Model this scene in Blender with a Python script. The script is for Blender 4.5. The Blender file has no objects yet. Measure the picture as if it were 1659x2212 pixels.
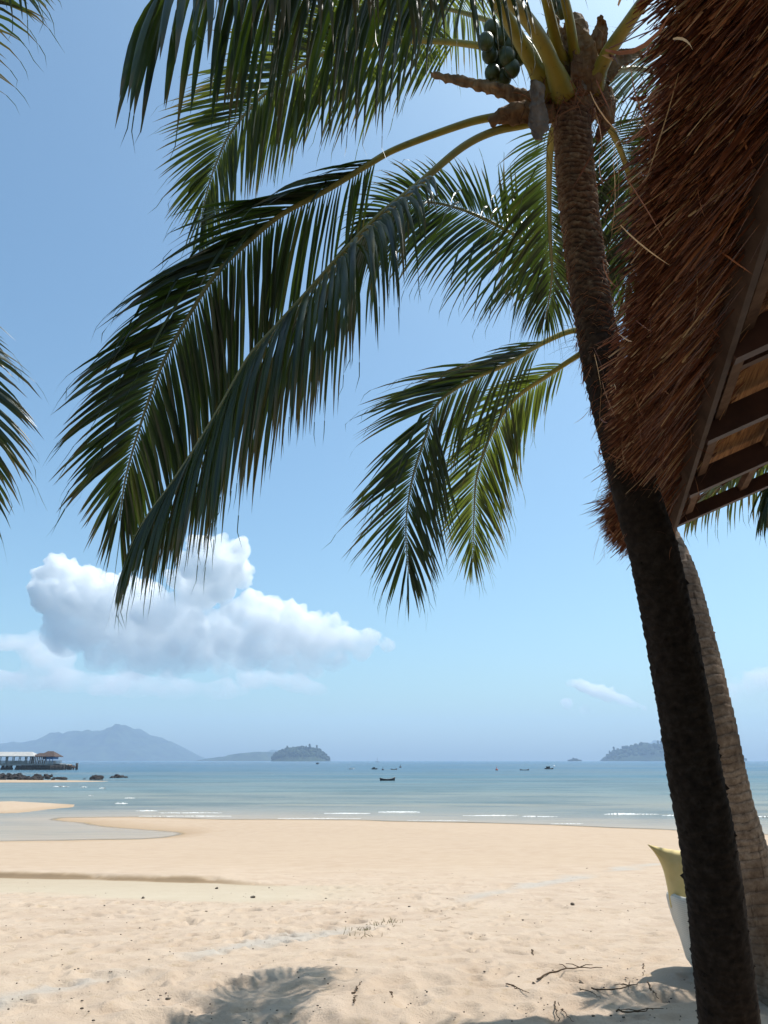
import bpy, bmesh, math, random
import numpy as np
from mathutils import Vector, Matrix, noise
R = math.radians
random.seed(7); np.random.seed(7)
scene = bpy.context.scene
col = scene.collection

# ------------------------------------------------------------------ camera
PITCH = 17.9; F = 769.0; CAM_Z = 1.6; SEA = -2.4
cd = bpy.data.cameras.new('camera'); cam = bpy.data.objects.new('camera', cd); col.objects.link(cam)
cam.location = (0, 0, CAM_Z); cam.rotation_euler = (R(90 + PITCH), 0, 0)
cd.sensor_fit = 'VERTICAL'; cd.sensor_height = 24; cd.lens = 24 * F / 1024
cd.clip_start = 0.05; cd.clip_end = 60000
scene.camera = cam
scene.render.resolution_x = 768; scene.render.resolution_y = 1024
CP, SP = math.cos(R(PITCH)), math.sin(R(PITCH))
K = 768 / 1659.0

def ray(x, y):
    dx = (x * K - 384) / F; dy = (512 - y * K) / F
    return Vector((dx, CP - SP * dy, SP + CP * dy))
def U(x, y, t):                      # survey point -> world, t = depth along the lens axis
    return ray(x, y) * t + Vector((0, 0, CAM_Z))
def on_level(x, y, z):
    r = ray(x, y); t = (z - CAM_Z) / r.z
    return r * t + Vector((0, 0, CAM_Z))

# ------------------------------------------------------------------ helpers
class MB:
    def __init__(s): s.v = []; s.f = []; s.a = []; s.mi = []
    def vert(s, p, a=(0., 0., 0.)):
        s.v.append(tuple(p)); s.a.append(a); return len(s.v) - 1
    def box(s, c, ax, ay, az, a=(0., .5, 0.)):     # half axes
        i = len(s.v)
        for k in range(8):
            p = c + ax * (1 if k & 1 else -1) + ay * (1 if k & 2 else -1) + az * (1 if k & 4 else -1)
            s.vert(p, a)
        for q in ((0, 2, 3, 1), (4, 5, 7, 6), (0, 1, 5, 4), (2, 6, 7, 3), (0, 4, 6, 2), (1, 3, 7, 5)):
            s.f.append(tuple(i + k for k in q))
    def bar(s, p, q, w, h, up=Vector((0, 0, 1)), a=(0., .5, 0.)):
        d = (q - p); L = d.length; d = d / L
        x = d.cross(up)
        if x.length < 1e-4: x = d.cross(Vector((0, 1, 0)))
        x.normalize(); z = x.cross(d)
        s.box((p + q) / 2, d * L / 2, x * w / 2, z * h / 2, a)
    def tube(s, pts, rad, n=10, attr=None, cap=True):
        rings = []; ref = None
        for i, p in enumerate(pts):
            t = (pts[min(i + 1, len(pts) - 1)] - pts[max(i - 1, 0)]).normalized()
            if ref is None:
                ref = t.cross(Vector((0, 0, 1)))
                if ref.length < .05: ref = t.cross(Vector((1, 0, 0)))
            ref = (ref - t * ref.dot(t)).normalized(); b = t.cross(ref)
            r = rad[i] if isinstance(rad, (list, tuple)) else rad
            at = attr(i) if attr else (i / max(1, len(pts) - 1), .5, 0.)
            rings.append([s.vert(p + (ref * math.cos(k * 2 * math.pi / n) + b * math.sin(k * 2 * math.pi / n)) * r, at) for k in range(n)])
        for a, b in zip(rings, rings[1:]):
            for k in range(n):
                s.f.append((a[k], a[(k + 1) % n], b[(k + 1) % n], b[k]))
        if cap:
            s.f.append(tuple(reversed(rings[0]))); s.f.append(tuple(rings[-1]))
    def ellipsoid(s, c, rx, ry, rz, nu=12, nv=8, a=(0., .5, 0.), jit=0):
        top = s.vert(c + Vector((0, 0, rz)), a); rows = []
        for j in range(1, nv):
            th = math.pi * j / nv; row = []
            for i in range(nu):
                ph = 2 * math.pi * i / nu; k = 1 + random.uniform(-jit, jit)
                row.append(s.vert(c + Vector((rx * math.sin(th) * math.cos(ph), ry * math.sin(th) * math.sin(ph), rz * math.cos(th))) * k, a))
            rows.append(row)
        bot = s.vert(c - Vector((0, 0, rz)), a)
        for i in range(nu):
            s.f.append((top, rows[0][i], rows[0][(i + 1) % nu])); s.f.append((bot, rows[-1][(i + 1) % nu], rows[-1][i]))
        for A, B in zip(rows, rows[1:]):
            for i in range(nu): s.f.append((A[i], B[i], B[(i + 1) % nu], A[(i + 1) % nu]))
    def blade(s, pts, wd, ws, fold=0.25, seed=.5, rnd2=.5):
        # leaf blade: 3 verts per ring, folded along its midrib; tip is one vertex
        prev = None; n = len(pts)
        for i, p in enumerate(pts):
            t = (pts[min(i + 1, n - 1)] - pts[max(i - 1, 0)]).normalized()
            w = wd[i] if isinstance(wd, list) else wd
            w = (w - t * w.dot(t))
            if w.length < 1e-4: w = t.cross(Vector((0, 0, 1)))
            w.normalize(); nn = t.cross(w); a = (i / (n - 1), seed, rnd2)
            if i == n - 1:
                k = s.vert(p, a); s.f.append((prev[0], prev[1], k)); s.f.append((prev[1], prev[2], k)); break
            h = ws[i] / 2
            cur = (s.vert(p + w * h + nn * h * fold, a), s.vert(p, a), s.vert(p - w * h + nn * h * fold, a))
            if prev:
                s.f.append((prev[0], prev[1], cur[1], cur[0])); s.f.append((prev[1], prev[2], cur[2], cur[1]))
            prev = cur
    def build(s, name, mat, parent=None, smooth=True, origin=None):
        me = bpy.data.meshes.new(name)
        o0 = Vector(origin) if origin is not None else Vector((0, 0, 0))
        vs = [(p[0] - o0.x, p[1] - o0.y, p[2] - o0.z) for p in s.v] if origin is not None else s.v
        me.from_pydata(vs, [], s.f)
        at = me.attributes.new('av', 'FLOAT_VECTOR', 'POINT')
        at.data.foreach_set('vector', np.array(s.a, dtype=np.float32).ravel())
        if smooth: me.polygons.foreach_set('use_smooth', [True] * len(me.polygons))
        me.materials.append(mat)
        o = bpy.data.objects.new(name, me); col.objects.link(o)
        if origin is not None: o.location = o0
        if parent:
            o.parent = parent
            o.matrix_parent_inverse = Matrix.Translation(-Vector(parent.location)) if parent.parent is None else Matrix.Identity(4)
        return o

def empty(name, loc=(0, 0, 0)):
    o = bpy.data.objects.new(name, None); col.objects.link(o); o.location = loc; o.empty_display_size = .2
    return o
def tag(o, label, cat, group=None, kind=None):
    if label: o['label'] = label
    if cat: o['category'] = cat
    if group: o['group'] = group
    if kind: o['kind'] = kind
    return o
def structure(o): o['kind'] = 'structure'; return o
def catmull(P, n):
    P = [2 * P[0] - P[1]] + list(P) + [2 * P[-1] - P[-2]]; out = []
    m = len(P) - 3
    for i in range(n):
        u = i / (n - 1) * m; k = min(int(u), m - 1); t = u - k
        a, b, c, d = P[k:k + 4]
        out.append(.5 * ((2 * b) + (c - a) * t + (2 * a - 5 * b + 4 * c - d) * t * t + (3 * b - a - 3 * c + d) * t ** 3))
    return out
def resample(P, n, dense=300):
    D = catmull(P, dense); L = [0]
    for a, b in zip(D, D[1:]): L.append(L[-1] + (b - a).length)
    out = []; k = 0
    for i in range(n):
        s = L[-1] * i / (n - 1)
        while k < dense - 2 and L[k + 1] < s: k += 1
        u = (s - L[k]) / max(1e-9, L[k + 1] - L[k]); out.append(D[k].lerp(D[k + 1], min(1, u)))
    return out, L[-1]

# ------------------------------------------------------------------ node helpers
def new_mat(name):
    m = bpy.data.materials.new(name); m.use_nodes = True; nt = m.node_tree; nt.nodes.clear()
    out = nt.nodes.new('ShaderNodeOutputMaterial'); return m, nt, out
def N(nt, typ, **kw):
    n = nt.nodes.new(typ)
    for k, v in kw.items():
        if k.startswith('i_'):
            key = k[2:]; key = int(key) if key.isdigit() else key.replace('_', ' ')
            n.inputs[key].default_value = v
        else: setattr(n, k, v)
    return n
def L(nt, a, b): nt.links.new(a, b)
def ramp(nt, stops, fac=None, interp='LINEAR'):
    r = nt.nodes.new('ShaderNodeValToRGB'); cr = r.color_ramp; cr.interpolation = interp
    while len(cr.elements) < len(stops): cr.elements.new(.5)
    for e, (p, c) in zip(cr.elements, stops):
        e.position = p; e.color = (*c, 1) if len(c) == 3 else c
    if fac is not None: L(nt, fac, r.inputs[0])
    return r
def mixc(nt, fac, a, b, mode='MIX'):
    m = nt.nodes.new('ShaderNodeMix'); m.data_type = 'RGBA'; m.blend_type = mode
    for s, v in ((m.inputs[0], fac), (m.inputs[6], a), (m.inputs[7], b)):
        if hasattr(v, 'links'): L(nt, v, s)
        elif isinstance(v, (int, float)): s.default_value = v
        else: s.default_value = (*v, 1)
    return m.outputs[2]
def math_(nt, op, a, b=None, clamp=False):
    m = nt.nodes.new('ShaderNodeMath'); m.operation = op; m.use_clamp = clamp
    for s, v in ((m.inputs[0], a), (m.inputs[1], b)):
        if v is None: continue
        if hasattr(v, 'links'): L(nt, v, s)
        else: s.default_value = v
    return m.outputs[0]
def maprange(nt, v, a, b, c=0., d=1., smooth=False):
    m = nt.nodes.new('ShaderNodeMapRange'); m.clamp = True
    if smooth: m.interpolation_type = 'SMOOTHSTEP'
    L(nt, v, m.inputs[0])
    for i, x in zip((1, 2, 3, 4), (a, b, c, d)): m.inputs[i].default_value = x
    return m.outputs[0]
def attr_av(nt):
    a = N(nt, 'ShaderNodeAttribute', attribute_name='av'); s = N(nt, 'ShaderNodeSeparateXYZ'); L(nt, a.outputs['Vector'], s.inputs[0]); return s.outputs
def noise_(nt, scale, detail=4, rough=.55, vec=None, stretch=None, dist=0):
    n = N(nt, 'ShaderNodeTexNoise', i_Scale=scale, i_Detail=detail, i_Roughness=rough, i_Distortion=dist)
    if vec is None:
        g = N(nt, 'ShaderNodeNewGeometry'); vec = g.outputs['Position']
    if stretch:
        m = N(nt, 'ShaderNodeMapping'); m.inputs['Scale'].default_value = stretch; L(nt, vec, m.inputs[0]); vec = m.outputs[0]
    L(nt, vec, n.inputs['Vector']); return n.outputs['Fac']
def bump(nt, h, strength, dist):
    b = N(nt, 'ShaderNodeBump', i_Strength=strength, i_Distance=dist); L(nt, h, b.inputs['Height']); return b.outputs[0]
def principled(nt, out, color=None, rough=.6, spec=.5, normal=None):
    p = N(nt, 'ShaderNodeBsdfPrincipled'); p.inputs['Roughness'].default_value = rough
    p.inputs['Specular IOR Level'].default_value = spec
    if color is not None:
        if hasattr(color, 'links'): L(nt, color, p.inputs['Base Color'])
        else: p.inputs['Base Color'].default_value = (*color, 1)
    if normal is not None: L(nt, normal, p.inputs['Normal'])
    if out is not None: L(nt, p.outputs[0], out.inputs['Surface'])
    return p
def simple_mat(name, c1, c2, scale, rough=.7, spec=.3, bs=.4, bd=.01, stretch=None, detail=6):
    m, nt, out = new_mat(name)
    f = noise_(nt, scale, detail, .6, stretch=stretch)
    r = ramp(nt, [(.32, c1), (.68, c2)], f)
    principled(nt, out, r.outputs[0], rough, spec, bump(nt, f, bs, bd)); return m

# ------------------------------------------------------------------ materials
def leaf_mat(name, dark, light, tip, trans_c, tfac):
    m, nt, out = new_mat(name); av = attr_av(nt)
    base = mixc(nt, av[1], dark, light)
    base = mixc(nt, maprange(nt, av[1], .90, .97, 0, .8), base, (.10, .095, .015)); n = noise_(nt, 14, 3)
    base = mixc(nt, maprange(nt, n, .35, .75, 0, .5), base, light)
    # dry tips: start varies per leaflet
    ts = maprange(nt, math_(nt, 'SUBTRACT', av[0], math_(nt, 'MULTIPLY', av[2], .35)), .66, .80, 0, .7)
    base = mixc(nt, ts, base, tip)
    p = principled(nt, None, base, .36, .5)
    tr = N(nt, 'ShaderNodeBsdfTranslucent'); tc = mixc(nt, ts, trans_c, (.30, .20, .06)); L(nt, tc, tr.inputs[0])
    mx = N(nt, 'ShaderNodeMixShader'); mx.inputs[0].default_value = tfac
    L(nt, p.outputs[0], mx.inputs[1]); L(nt, tr.outputs[0], mx.inputs[2]); L(nt, mx.outputs[0], out.inputs[0]); return m
M = {}
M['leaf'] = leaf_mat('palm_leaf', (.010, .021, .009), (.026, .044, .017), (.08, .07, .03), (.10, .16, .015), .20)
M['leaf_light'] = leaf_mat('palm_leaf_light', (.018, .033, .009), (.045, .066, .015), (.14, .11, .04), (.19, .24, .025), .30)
def stalk_mat():
    m, nt, out = new_mat('palm_stalk'); av = attr_av(nt)
    r = ramp(nt, [(0, (.30, .24, .03)), (.3, (.32, .26, .05)), (.6, (.17, .16, .06)), (1, (.22, .22, .12))], av[0])
    n = noise_(nt, 30, 4, .7); c = mixc(nt, maprange(nt, n, .60, .72), r.outputs[0], (.06, .05, .02))
    n2 = noise_(nt, 9, 3); c = mixc(nt, maprange(nt, n2, .45, .7, 0, .5), c, (.13, .14, .03))
    principled(nt, out, c, .45, .4); return m
M['stalk'] = stalk_mat()
def bark_mat(name, dark):
    m, nt, out = new_mat(name); av = attr_av(nt)
    n = noise_(nt, 22, 8, .68); n2 = noise_(nt, 5, 4, .6)
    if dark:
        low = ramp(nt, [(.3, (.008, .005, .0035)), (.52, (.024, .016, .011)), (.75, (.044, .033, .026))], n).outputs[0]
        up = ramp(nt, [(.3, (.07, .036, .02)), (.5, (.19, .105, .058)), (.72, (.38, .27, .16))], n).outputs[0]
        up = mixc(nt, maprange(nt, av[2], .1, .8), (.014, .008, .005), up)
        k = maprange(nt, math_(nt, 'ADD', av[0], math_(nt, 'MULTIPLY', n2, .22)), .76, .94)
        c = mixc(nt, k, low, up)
    else:
        c = ramp(nt, [(.28, (.11, .075, .052)), (.5, (.27, .195, .14)), (.75, (.42, .33, .25))], n).outputs[0]
        c = mixc(nt, maprange(nt, av[2], 0, .45, .75, 0), c, (.045, .028, .02))
        vc = noise_(nt, 16, 5, .7, stretch=(1, 1, .14)); c = mixc(nt, maprange(nt, vc, .60, .66, 0, .75), c, (.06, .04, .028))
        n3 = noise_(nt, 1.6, 3, .6); c = mixc(nt, maprange(nt, n3, .5, .62, 0, .6), c, (.09, .06, .04))
    principled(nt, out, c, .9, .12, bump(nt, n, .7, .012)); return m
M['bark_dark'] = bark_mat('dark_palm_bark', True); M['bark_light'] = bark_mat('ringed_palm_bark', False)
M['sheath'] = simple_mat('dry_sheath', (.10, .05, .025), (.30, .18, .09), 18, .85, .1, .5, .01, (1, 1, .25))
M['bract'] = simple_mat('grey_bract', (.14, .12, .10), (.33, .29, .25), 16, .85, .1, .5, .01, (1, 1, .3))
M['coconut'] = simple_mat('green_coconut', (.022, .032, .008), (.075, .085, .022), 14, .45, .4, .2, .004)
def straw_mat():
    m, nt, out = new_mat('dry_straw'); av = attr_av(nt)
    c = ramp(nt, [(0, (.06, .017, .007)), (.4, (.205, .066, .027)), (.75, (.38, .155, .064)), (1, (.68, .46, .24))], av[1]).outputs[0]
    p = principled(nt, None, c, .6, .3); tr = N(nt, 'ShaderNodeBsdfTranslucent'); L(nt, c, tr.inputs[0])
    mx = N(nt, 'ShaderNodeMixShader'); mx.inputs[0].default_value = .0
    L(nt, p.outputs[0], mx.inputs[1]); L(nt, tr.outputs[0], mx.inputs[2]); L(nt, mx.outputs[0], out.inputs[0]); return m
M['straw'] = straw_mat()
M['thatch'] = simple_mat('thatch_mass', (.05, .022, .010), (.17, .075, .035), 30, .95, .05, .8, .03, (1, 1, 1))
def mat_panel():
    m, nt, out = new_mat('woven_reed'); g = N(nt, 'ShaderNodeTexCoord')
    f = noise_(nt, 1, 5, .6, vec=g.outputs['Object'], stretch=(6, 90, 20)); f2 = noise_(nt, 3, 2, vec=g.outputs['Object'])
    c = ramp(nt, [(.3, (.10, .042, .016)), (.5, (.32, .155, .06)), (.7, (.46, .25, .10))], f).outputs[0]
    c = mixc(nt, maprange(nt, f2, .4, .65, 0, .45), c, (.16, .075, .03))
    principled(nt, out, c, .8, .15, bump(nt, f, .6, .01)); return m
M['panel'] = mat_panel()
M['beam'] = simple_mat('dark_stained_wood', (.035, .014, .010), (.08, .036, .024), 6, .55, .35, .15, .004, (1, 1, 1))
M['batten'] = simple_mat('weathered_batten', (.08, .042, .026), (.17, .10, .062), 14, .8, .2, .3, .004)
M['fascia'] = simple_mat('weathered_board', (.05, .03, .022), (.095, .062, .046), 7, .75, .2, .2, .004)

def sand_mat():
    m, nt, out = new_mat('beach_sand')
    A = N(nt, 'ShaderNodeAttribute', attribute_name='av'); s = N(nt, 'ShaderNodeSeparateXYZ'); L(nt, A.outputs['Vector'], s.inputs[0])
    damp, wet, streak = s.outputs
    n1 = noise_(nt, 2.2, 6, .6); n2 = noise_(nt, 60, 5, .7); n3 = noise_(nt, .5, 3)
    c = ramp(nt, [(.35, (.425, .322, .235)), (.65, (.49, .385, .292))], n1).outputs[0]
    c = mixc(nt, maprange(nt, n3, .4, .65, 0, .45), c, (.485, .38, .28))
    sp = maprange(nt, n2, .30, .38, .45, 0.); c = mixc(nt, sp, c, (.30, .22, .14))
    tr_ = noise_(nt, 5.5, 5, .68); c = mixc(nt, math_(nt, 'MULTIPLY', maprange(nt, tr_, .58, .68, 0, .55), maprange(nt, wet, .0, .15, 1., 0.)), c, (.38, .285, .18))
    c = mixc(nt, damp, c, (.43, .375, .275)); c = mixc(nt, wet, c, (.36, .245, .145))
    c = mixc(nt, math_(nt, 'MULTIPLY', math_(nt, 'MULTIPLY', damp, wet), 1.5, True), c, (.24, .165, .095))
    c = mixc(nt, streak, c, (.36, .375, .36))
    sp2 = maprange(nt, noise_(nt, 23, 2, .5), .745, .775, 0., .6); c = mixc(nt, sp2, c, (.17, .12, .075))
    fb = noise_(nt, 9, 6, .62); fine = math_(nt, 'ADD', math_(nt, 'MULTIPLY', fb, .7), math_(nt, 'MULTIPLY', n2, .25))
    flat = math_(nt, 'MAXIMUM', damp, maprange(nt, wet, 0, .4)) 
    b = N(nt, 'ShaderNodeBump', i_Distance=.05); L(nt, fine, b.inputs['Height']); L(nt, maprange(nt, flat, 0, 1, .8, .12), b.inputs['Strength'])
    p = principled(nt, out, c, .9, .15, b.outputs[0])
    L(nt, maprange(nt, wet, .45, 1., .9, .55), p.inputs['Roughness']); return m
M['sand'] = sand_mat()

def sea_mat():
    m, nt, out = new_mat('sea_water'); av = attr_av(nt)      # av.x = log10 distance off the beach, av.y = depth
    g = N(nt, 'ShaderNodeNewGeometry')
    big = noise_(nt, .035, 4, .55, stretch=(.35, 1.6, 1)); mid = noise_(nt, .13, 5, .68, stretch=(.35, 1.3, 1))
    k = math_(nt, 'ADD', av[0], math_(nt, 'MULTIPLY', math_(nt, 'SUBTRACT', big, .5), .35))
    k = maprange(nt, k, 1.6, 3.6)
    c = ramp(nt, [(.0, (.31, .265, .195)), (.085, (.30, .26, .185)), (.15, (.22, .235, .20)), (.24, (.145, .205, .205)), (.35, (.075, .155, .195)), (.5, (.03, .12, .21)), (1, (.018, .105, .22))], k).outputs[0]
    c = mixc(nt, maprange(nt, mid, .46, .60, 0, .6), c, (.035, .085, .105)); big2 = noise_(nt, .012, 5, .65, stretch=(.25, 2.2, 1)); c = mixc(nt, maprange(nt, big2, .44, .6, 0, .5), c, (.17, .19, .18))
    c = mixc(nt, maprange(nt, av[1], .0, .55, .9, 0.), c, (.40, .31, .215))
    w1 = noise_(nt, 1.1, 4, .6, stretch=(.45, 1.5, 1)); w2 = noise_(nt, .22, 3, .55, stretch=(.4, 1.6, 1)); w3 = noise_(nt, 5, 3, .6, stretch=(.6, 1.3, 1))
    h = math_(nt, 'ADD', math_(nt, 'MULTIPLY', w1, .22), math_(nt, 'ADD', math_(nt, 'MULTIPLY', w2, .65), math_(nt, 'MULTIPLY', w3, .04)))
    bn = N(nt, 'ShaderNodeBump', i_Distance=1.0); L(nt, h, bn.inputs['Height']); L(nt, maprange(nt, av[1], .1, .9, .10, .6), bn.inputs['Strength'])
    df = N(nt, 'ShaderNodeBsdfDiffuse'); L(nt, c, df.inputs[0]); L(nt, bn.outputs[0], df.inputs['Normal'])
    gl = N(nt, 'ShaderNodeBsdfGlossy'); gl.inputs['Roughness'].default_value = .16; L(nt, bn.outputs[0], gl.inputs['Normal'])
    fr = N(nt, 'ShaderNodeFresnel'); fr.inputs[0].default_value = 1.33; L(nt, bn.outputs[0], fr.inputs['Normal'])
    cap = maprange(nt, av[1], .0, .6, .55, .50)
    p = N(nt, 'ShaderNodeMixShader'); L(nt, math_(nt, 'MULTIPLY', fr.outputs[0], cap), p.inputs[0]); L(nt, df.outputs[0], p.inputs[1]); L(nt, gl.outputs[0], p.inputs[2])
    tr = N(nt, 'ShaderNodeBsdfTransparent'); tr.inputs[0].default_value = (.95, .95, .90, 1)
    mx = N(nt, 'ShaderNodeMixShader'); L(nt, maprange(nt, av[1], 0.0, .03, .0, 1.0), mx.inputs[0])
    L(nt, tr.outputs[0], mx.inputs[1]); L(nt, p.outputs[0], mx.inputs[2]); L(nt, mx.outputs[0], out.inputs[0]); return m
M['sea'] = sea_mat()
M['foam'] = simple_mat('sea_foam', (.62, .63, .62), (.86, .86, .84), 3, .7, .2, .4, .05)
M['rock'] = simple_mat('reef_rock', (.010, .008, .008), (.05, .042, .038), 3, .85, .2, .8, .2)
M['forest'] = simple_mat('island_forest', (.005, .013, .010), (.045, .066, .035), .012, .9, .1, .8, 6)
M['cliff'] = simple_mat('island_shore', (.16, .13, .10), (.34, .29, .23), .06, .9, .1, .4, 1)
M['white'] = simple_mat('painted_roof', (.36, .345, .32), (.46, .44, .41), .8, .6, .3, .05, .01)
M['brownroof'] = simple_mat('brown_roof_tiles', (.05, .033, .028), (.12, .085, .07), 1.5, .85, .15, .3, .05)
M['bluewall'] = simple_mat('blue_paint', (.03, .12, .34), (.05, .17, .42), 1, .6, .3, .05, .01)
M['concrete'] = simple_mat('pier_concrete', (.20, .20, .19), (.34, .33, .31), .6, .9, .15, .2, .02)
M['darkpile'] = simple_mat('wet_pile', (.025, .022, .02), (.07, .06, .055), .8, .8, .2, .3, .03)
M['hull'] = simple_mat('dark_hull', (.012, .012, .015), (.035, .034, .04), 4, .5, .4, .1, .01)
M['hullin'] = simple_mat('boat_wood', (.22, .20, .17), (.4, .37, .32), 5, .7, .2, .2, .01)
M['whitehull'] = simple_mat('white_hull', (.70, .70, .69), (.82, .82, .80), 4, .4, .4, .05, .005)
M['red'] = simple_mat('red_paint', (.30, .05, .03), (.4, .08, .05), 4, .5, .4, .05, .005)
def wicker():
    m, nt, out = new_mat('white_wicker'); t = N(nt, 'ShaderNodeTexCoord')
    mp = N(nt, 'ShaderNodeMapping'); mp.inputs['Scale'].default_value = (1, 1, 1); L(nt, t.outputs['UV'], mp.inputs[0])
    w = N(nt, 'ShaderNodeTexChecker', i_Scale=1.0); L(nt, mp.outputs[0], w.inputs[0])
    sx = N(nt, 'ShaderNodeSeparateXYZ'); L(nt, mp.outputs[0], sx.inputs[0])
    a = math_(nt, 'ABSOLUTE', math_(nt, 'SINE', math_(nt, 'MULTIPLY', sx.outputs[0], math.pi)))
    b = math_(nt, 'ABSOLUTE', math_(nt, 'SINE', math_(nt, 'MULTIPLY', sx.outputs[1], math.pi)))
    h = N(nt, 'ShaderNodeMix'); L(nt, w.outputs['Fac'], h.inputs[0]); L(nt, a, h.inputs[2]); L(nt, b, h.inputs[3])
    c = ramp(nt, [(0, (.36, .34, .28)), (.35, (.66, .63, .54)), (1, (.76, .74, .66))], h.outputs[0]).outputs[0]
    principled(nt, out, c, .6, .3, bump(nt, h.outputs[0], .9, .006)); return m
M['wicker'] = wicker()
M['cushion'] = simple_mat('yellow_canvas', (.60, .47, .21), (.68, .55, .28), 5, .85, .15, .25, .02)
M['seat'] = simple_mat('cream_canvas', (.60, .56, .45), (.70, .66, .55), 5, .85, .15, .2, .01)
M['twig'] = simple_mat('dry_twig', (.05, .032, .02), (.14, .10, .065), 40, .9, .1, .5, .003)
M['grass'] = simple_mat('dry_grass', (.10, .11, .04), (.22, .19, .08), 30, .8, .15, .2, .002)
M['stone'] = simple_mat('dark_pebble', (.06, .05, .04), (.16, .13, .10), 40, .85, .2, .4, .003)

# ------------------------------------------------------------------ terrain
def vnoise(x, y, seed=0):
    xi = np.floor(x).astype(np.int64); yi = np.floor(y).astype(np.int64); fx = x - xi; fy = y - yi
    fx = fx * fx * fx * (fx * (fx * 6 - 15) + 10); fy = fy * fy * fy * (fy * (fy * 6 - 15) + 10)
    def h(a, b):
        n = (a * 374761393 + b * 668265263 + seed * 982451653) & 0xffffffff
        n = ((n ^ (n >> 13)) * 1274126177) & 0xffffffff
        return ((n ^ (n >> 16)) & 0xffff) / 32767.5 - 1
    return (h(xi, yi) * (1 - fx) + h(xi + 1, yi) * fx) * (1 - fy) + (h(xi, yi + 1) * (1 - fx) + h(xi + 1, yi + 1) * fx) * fy
def fbm(x, y, o, seed=0):
    s = 0; a = 1
    for i in range(o): s = s + a * vnoise(x * 2 ** i + 13.7 * i, y * 2 ** i + 7.1 * i, seed + i); a *= .5
    return s
def sdf(poly, x, y):
    d = np.full(x.shape, 1e18); inside = np.zeros(x.shape, bool); n = len(poly)
    for i in range(n):
        ax, ay = poly[i]; bx, by = poly[(i + 1) % n]; ex, ey = bx - ax, by - ay; wx, wy = x - ax, y - ay
        t = np.clip((wx * ex + wy * ey) / (ex * ex + ey * ey + 1e-12), 0, 1)
        d = np.minimum(d, (wx - ex * t) ** 2 + (wy - ey * t) ** 2)
        c = ((ay > y) != (by > y)) & (x < (bx - ax) * (y - ay) / (by - ay + 1e-12) + ax)
        inside ^= c
    return np.where(inside, 1, -1) * np.sqrt(d)
def W2(p): q = on_level(p[0], p[1], SEA); return (q.x, q.y)
shore = [(-900, 1830), (-200, 1822), (0, 1819), (182, 1816), (300, 1814), (365, 1810), (401, 1801), (390, 1797), (319, 1793), (228, 1786), (175, 1778), (132, 1771.5),
         (150, 1767.5), (273, 1766), (456, 1769.5), (620, 1770.5), (756, 1771.5), (900, 1776), (1050, 1779), (1200, 1784), (1440, 1791), (1659, 1803), (1900, 1815), (2600, 1850)]
POLY = [W2(p) for p in shore] + [(75, -20), (-75, -20)]
BAR = [W2(p) for p in [(0, 1733), (68, 1727), (137, 1728), (172, 1737), (155, 1744), (91, 1751), (45, 1757), (-50, 1758), (-220, 1747), (-100, 1736)]]
def curve_y(pts):       # world polyline y(x) from survey points lying on the sand
    return pts
def sand_base(x, y):
    d1 = sdf(POLY, x, y); d2 = sdf(BAR, x, y)
    wob = .5 * fbm(x * .12, y * .25, 3, 5)
    d1 = d1 + wob; d2 = d2 + wob
    f = np.clip(d1 / (np.maximum(d1, 1e-3) + np.maximum(y - 7, 0) + 1e-6), 0, 1)
    z = SEA + 2.4 * f
    z = np.where(d1 < 0, np.maximum(SEA + .045 * d1, SEA - 1.2), z)
    z2 = np.where(d2 > 0, SEA + .06 * d2, -9)
    return np.maximum(z, z2), d1
def ground_hit(x, y):
    r = ray(x, y); ts = np.concatenate([np.linspace(2, 20, 1500), np.linspace(20, 80, 800)])
    zz, _ = sand_base(r.x * ts, r.y * ts); k = np.argmax(CAM_Z + r.z * ts <= zz)
    return Vector((r.x * ts[k], r.y * ts[k], zz[k]))
def gz(x, y):
    z, _ = sand_base(np.array([float(x)]), np.array([float(y)])); return float(z[0])
SC = [ground_hit(*p) for p in [(-150, 1893), (0, 1896), (150, 1900), (300, 1905.5), (450, 1910), (600, 1914)]]
DB = [ground_hit(*p) for p in [(-150, 1934), (0, 1937), (250, 1945), (450, 1950), (650, 1953), (760, 1945)]]
SCE = ground_hit(640, 1915).x
ST = [ground_hit(*p) for p in [(-100, 2195), (0, 2168), (59, 2145), (161, 2124), (246, 2102), (351, 2080), (486, 2048), (700, 2015), (882, 1980), (985, 1947), (1066, 1926), (1174, 1907), (1310, 1883), (1408, 1866)]]

ys = list(np.linspace(-14, 4.4, 34)); y = 4.5
while y < 78: ys.append(y); y += max(.02, .0046 * y)
ys = np.array(ys); NU = 620
u = np.linspace(-1, 1, NU); hw = .95 * np.maximum(ys, 0) + 7
X = hw[:, None] * (.5 * u + .5 * u ** 3)[None, :]; Y = np.repeat(ys[:, None], NU, 1)
Z, D1 = sand_base(X, Y)
dry = np.clip((21 - Y) / 6, 0, 1) * np.clip((D1 - 4) / 10, 0, 1)
yl = np.interp(X, [p.x for p in SC], [p.y for p in SC]); yb = np.interp(X, [p.x for p in DB], [p.y for p in DB])
endf = np.clip((SCE - X) / 2.0, 0, 1); d = Y - yl + .12 * fbm(X * .6, Y * .2, 3, 9)
sm = np.clip(d / .35, 0, 1); sm = sm * sm * (3 - 2 * sm)
Z += .12 * endf * sm * np.exp(-np.maximum(d, 0) / 4)
inb = np.clip((Y - yb + .35 * fbm(X * .7, Y * .7, 3, 3)) / .5, 0, 1) * np.clip(-d / .15 + 1, 0, 1) * np.clip((ground_hit(850, 1935).x - X) / 1.8, 0, 1)
dryn = dry * (1 - inb)
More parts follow.
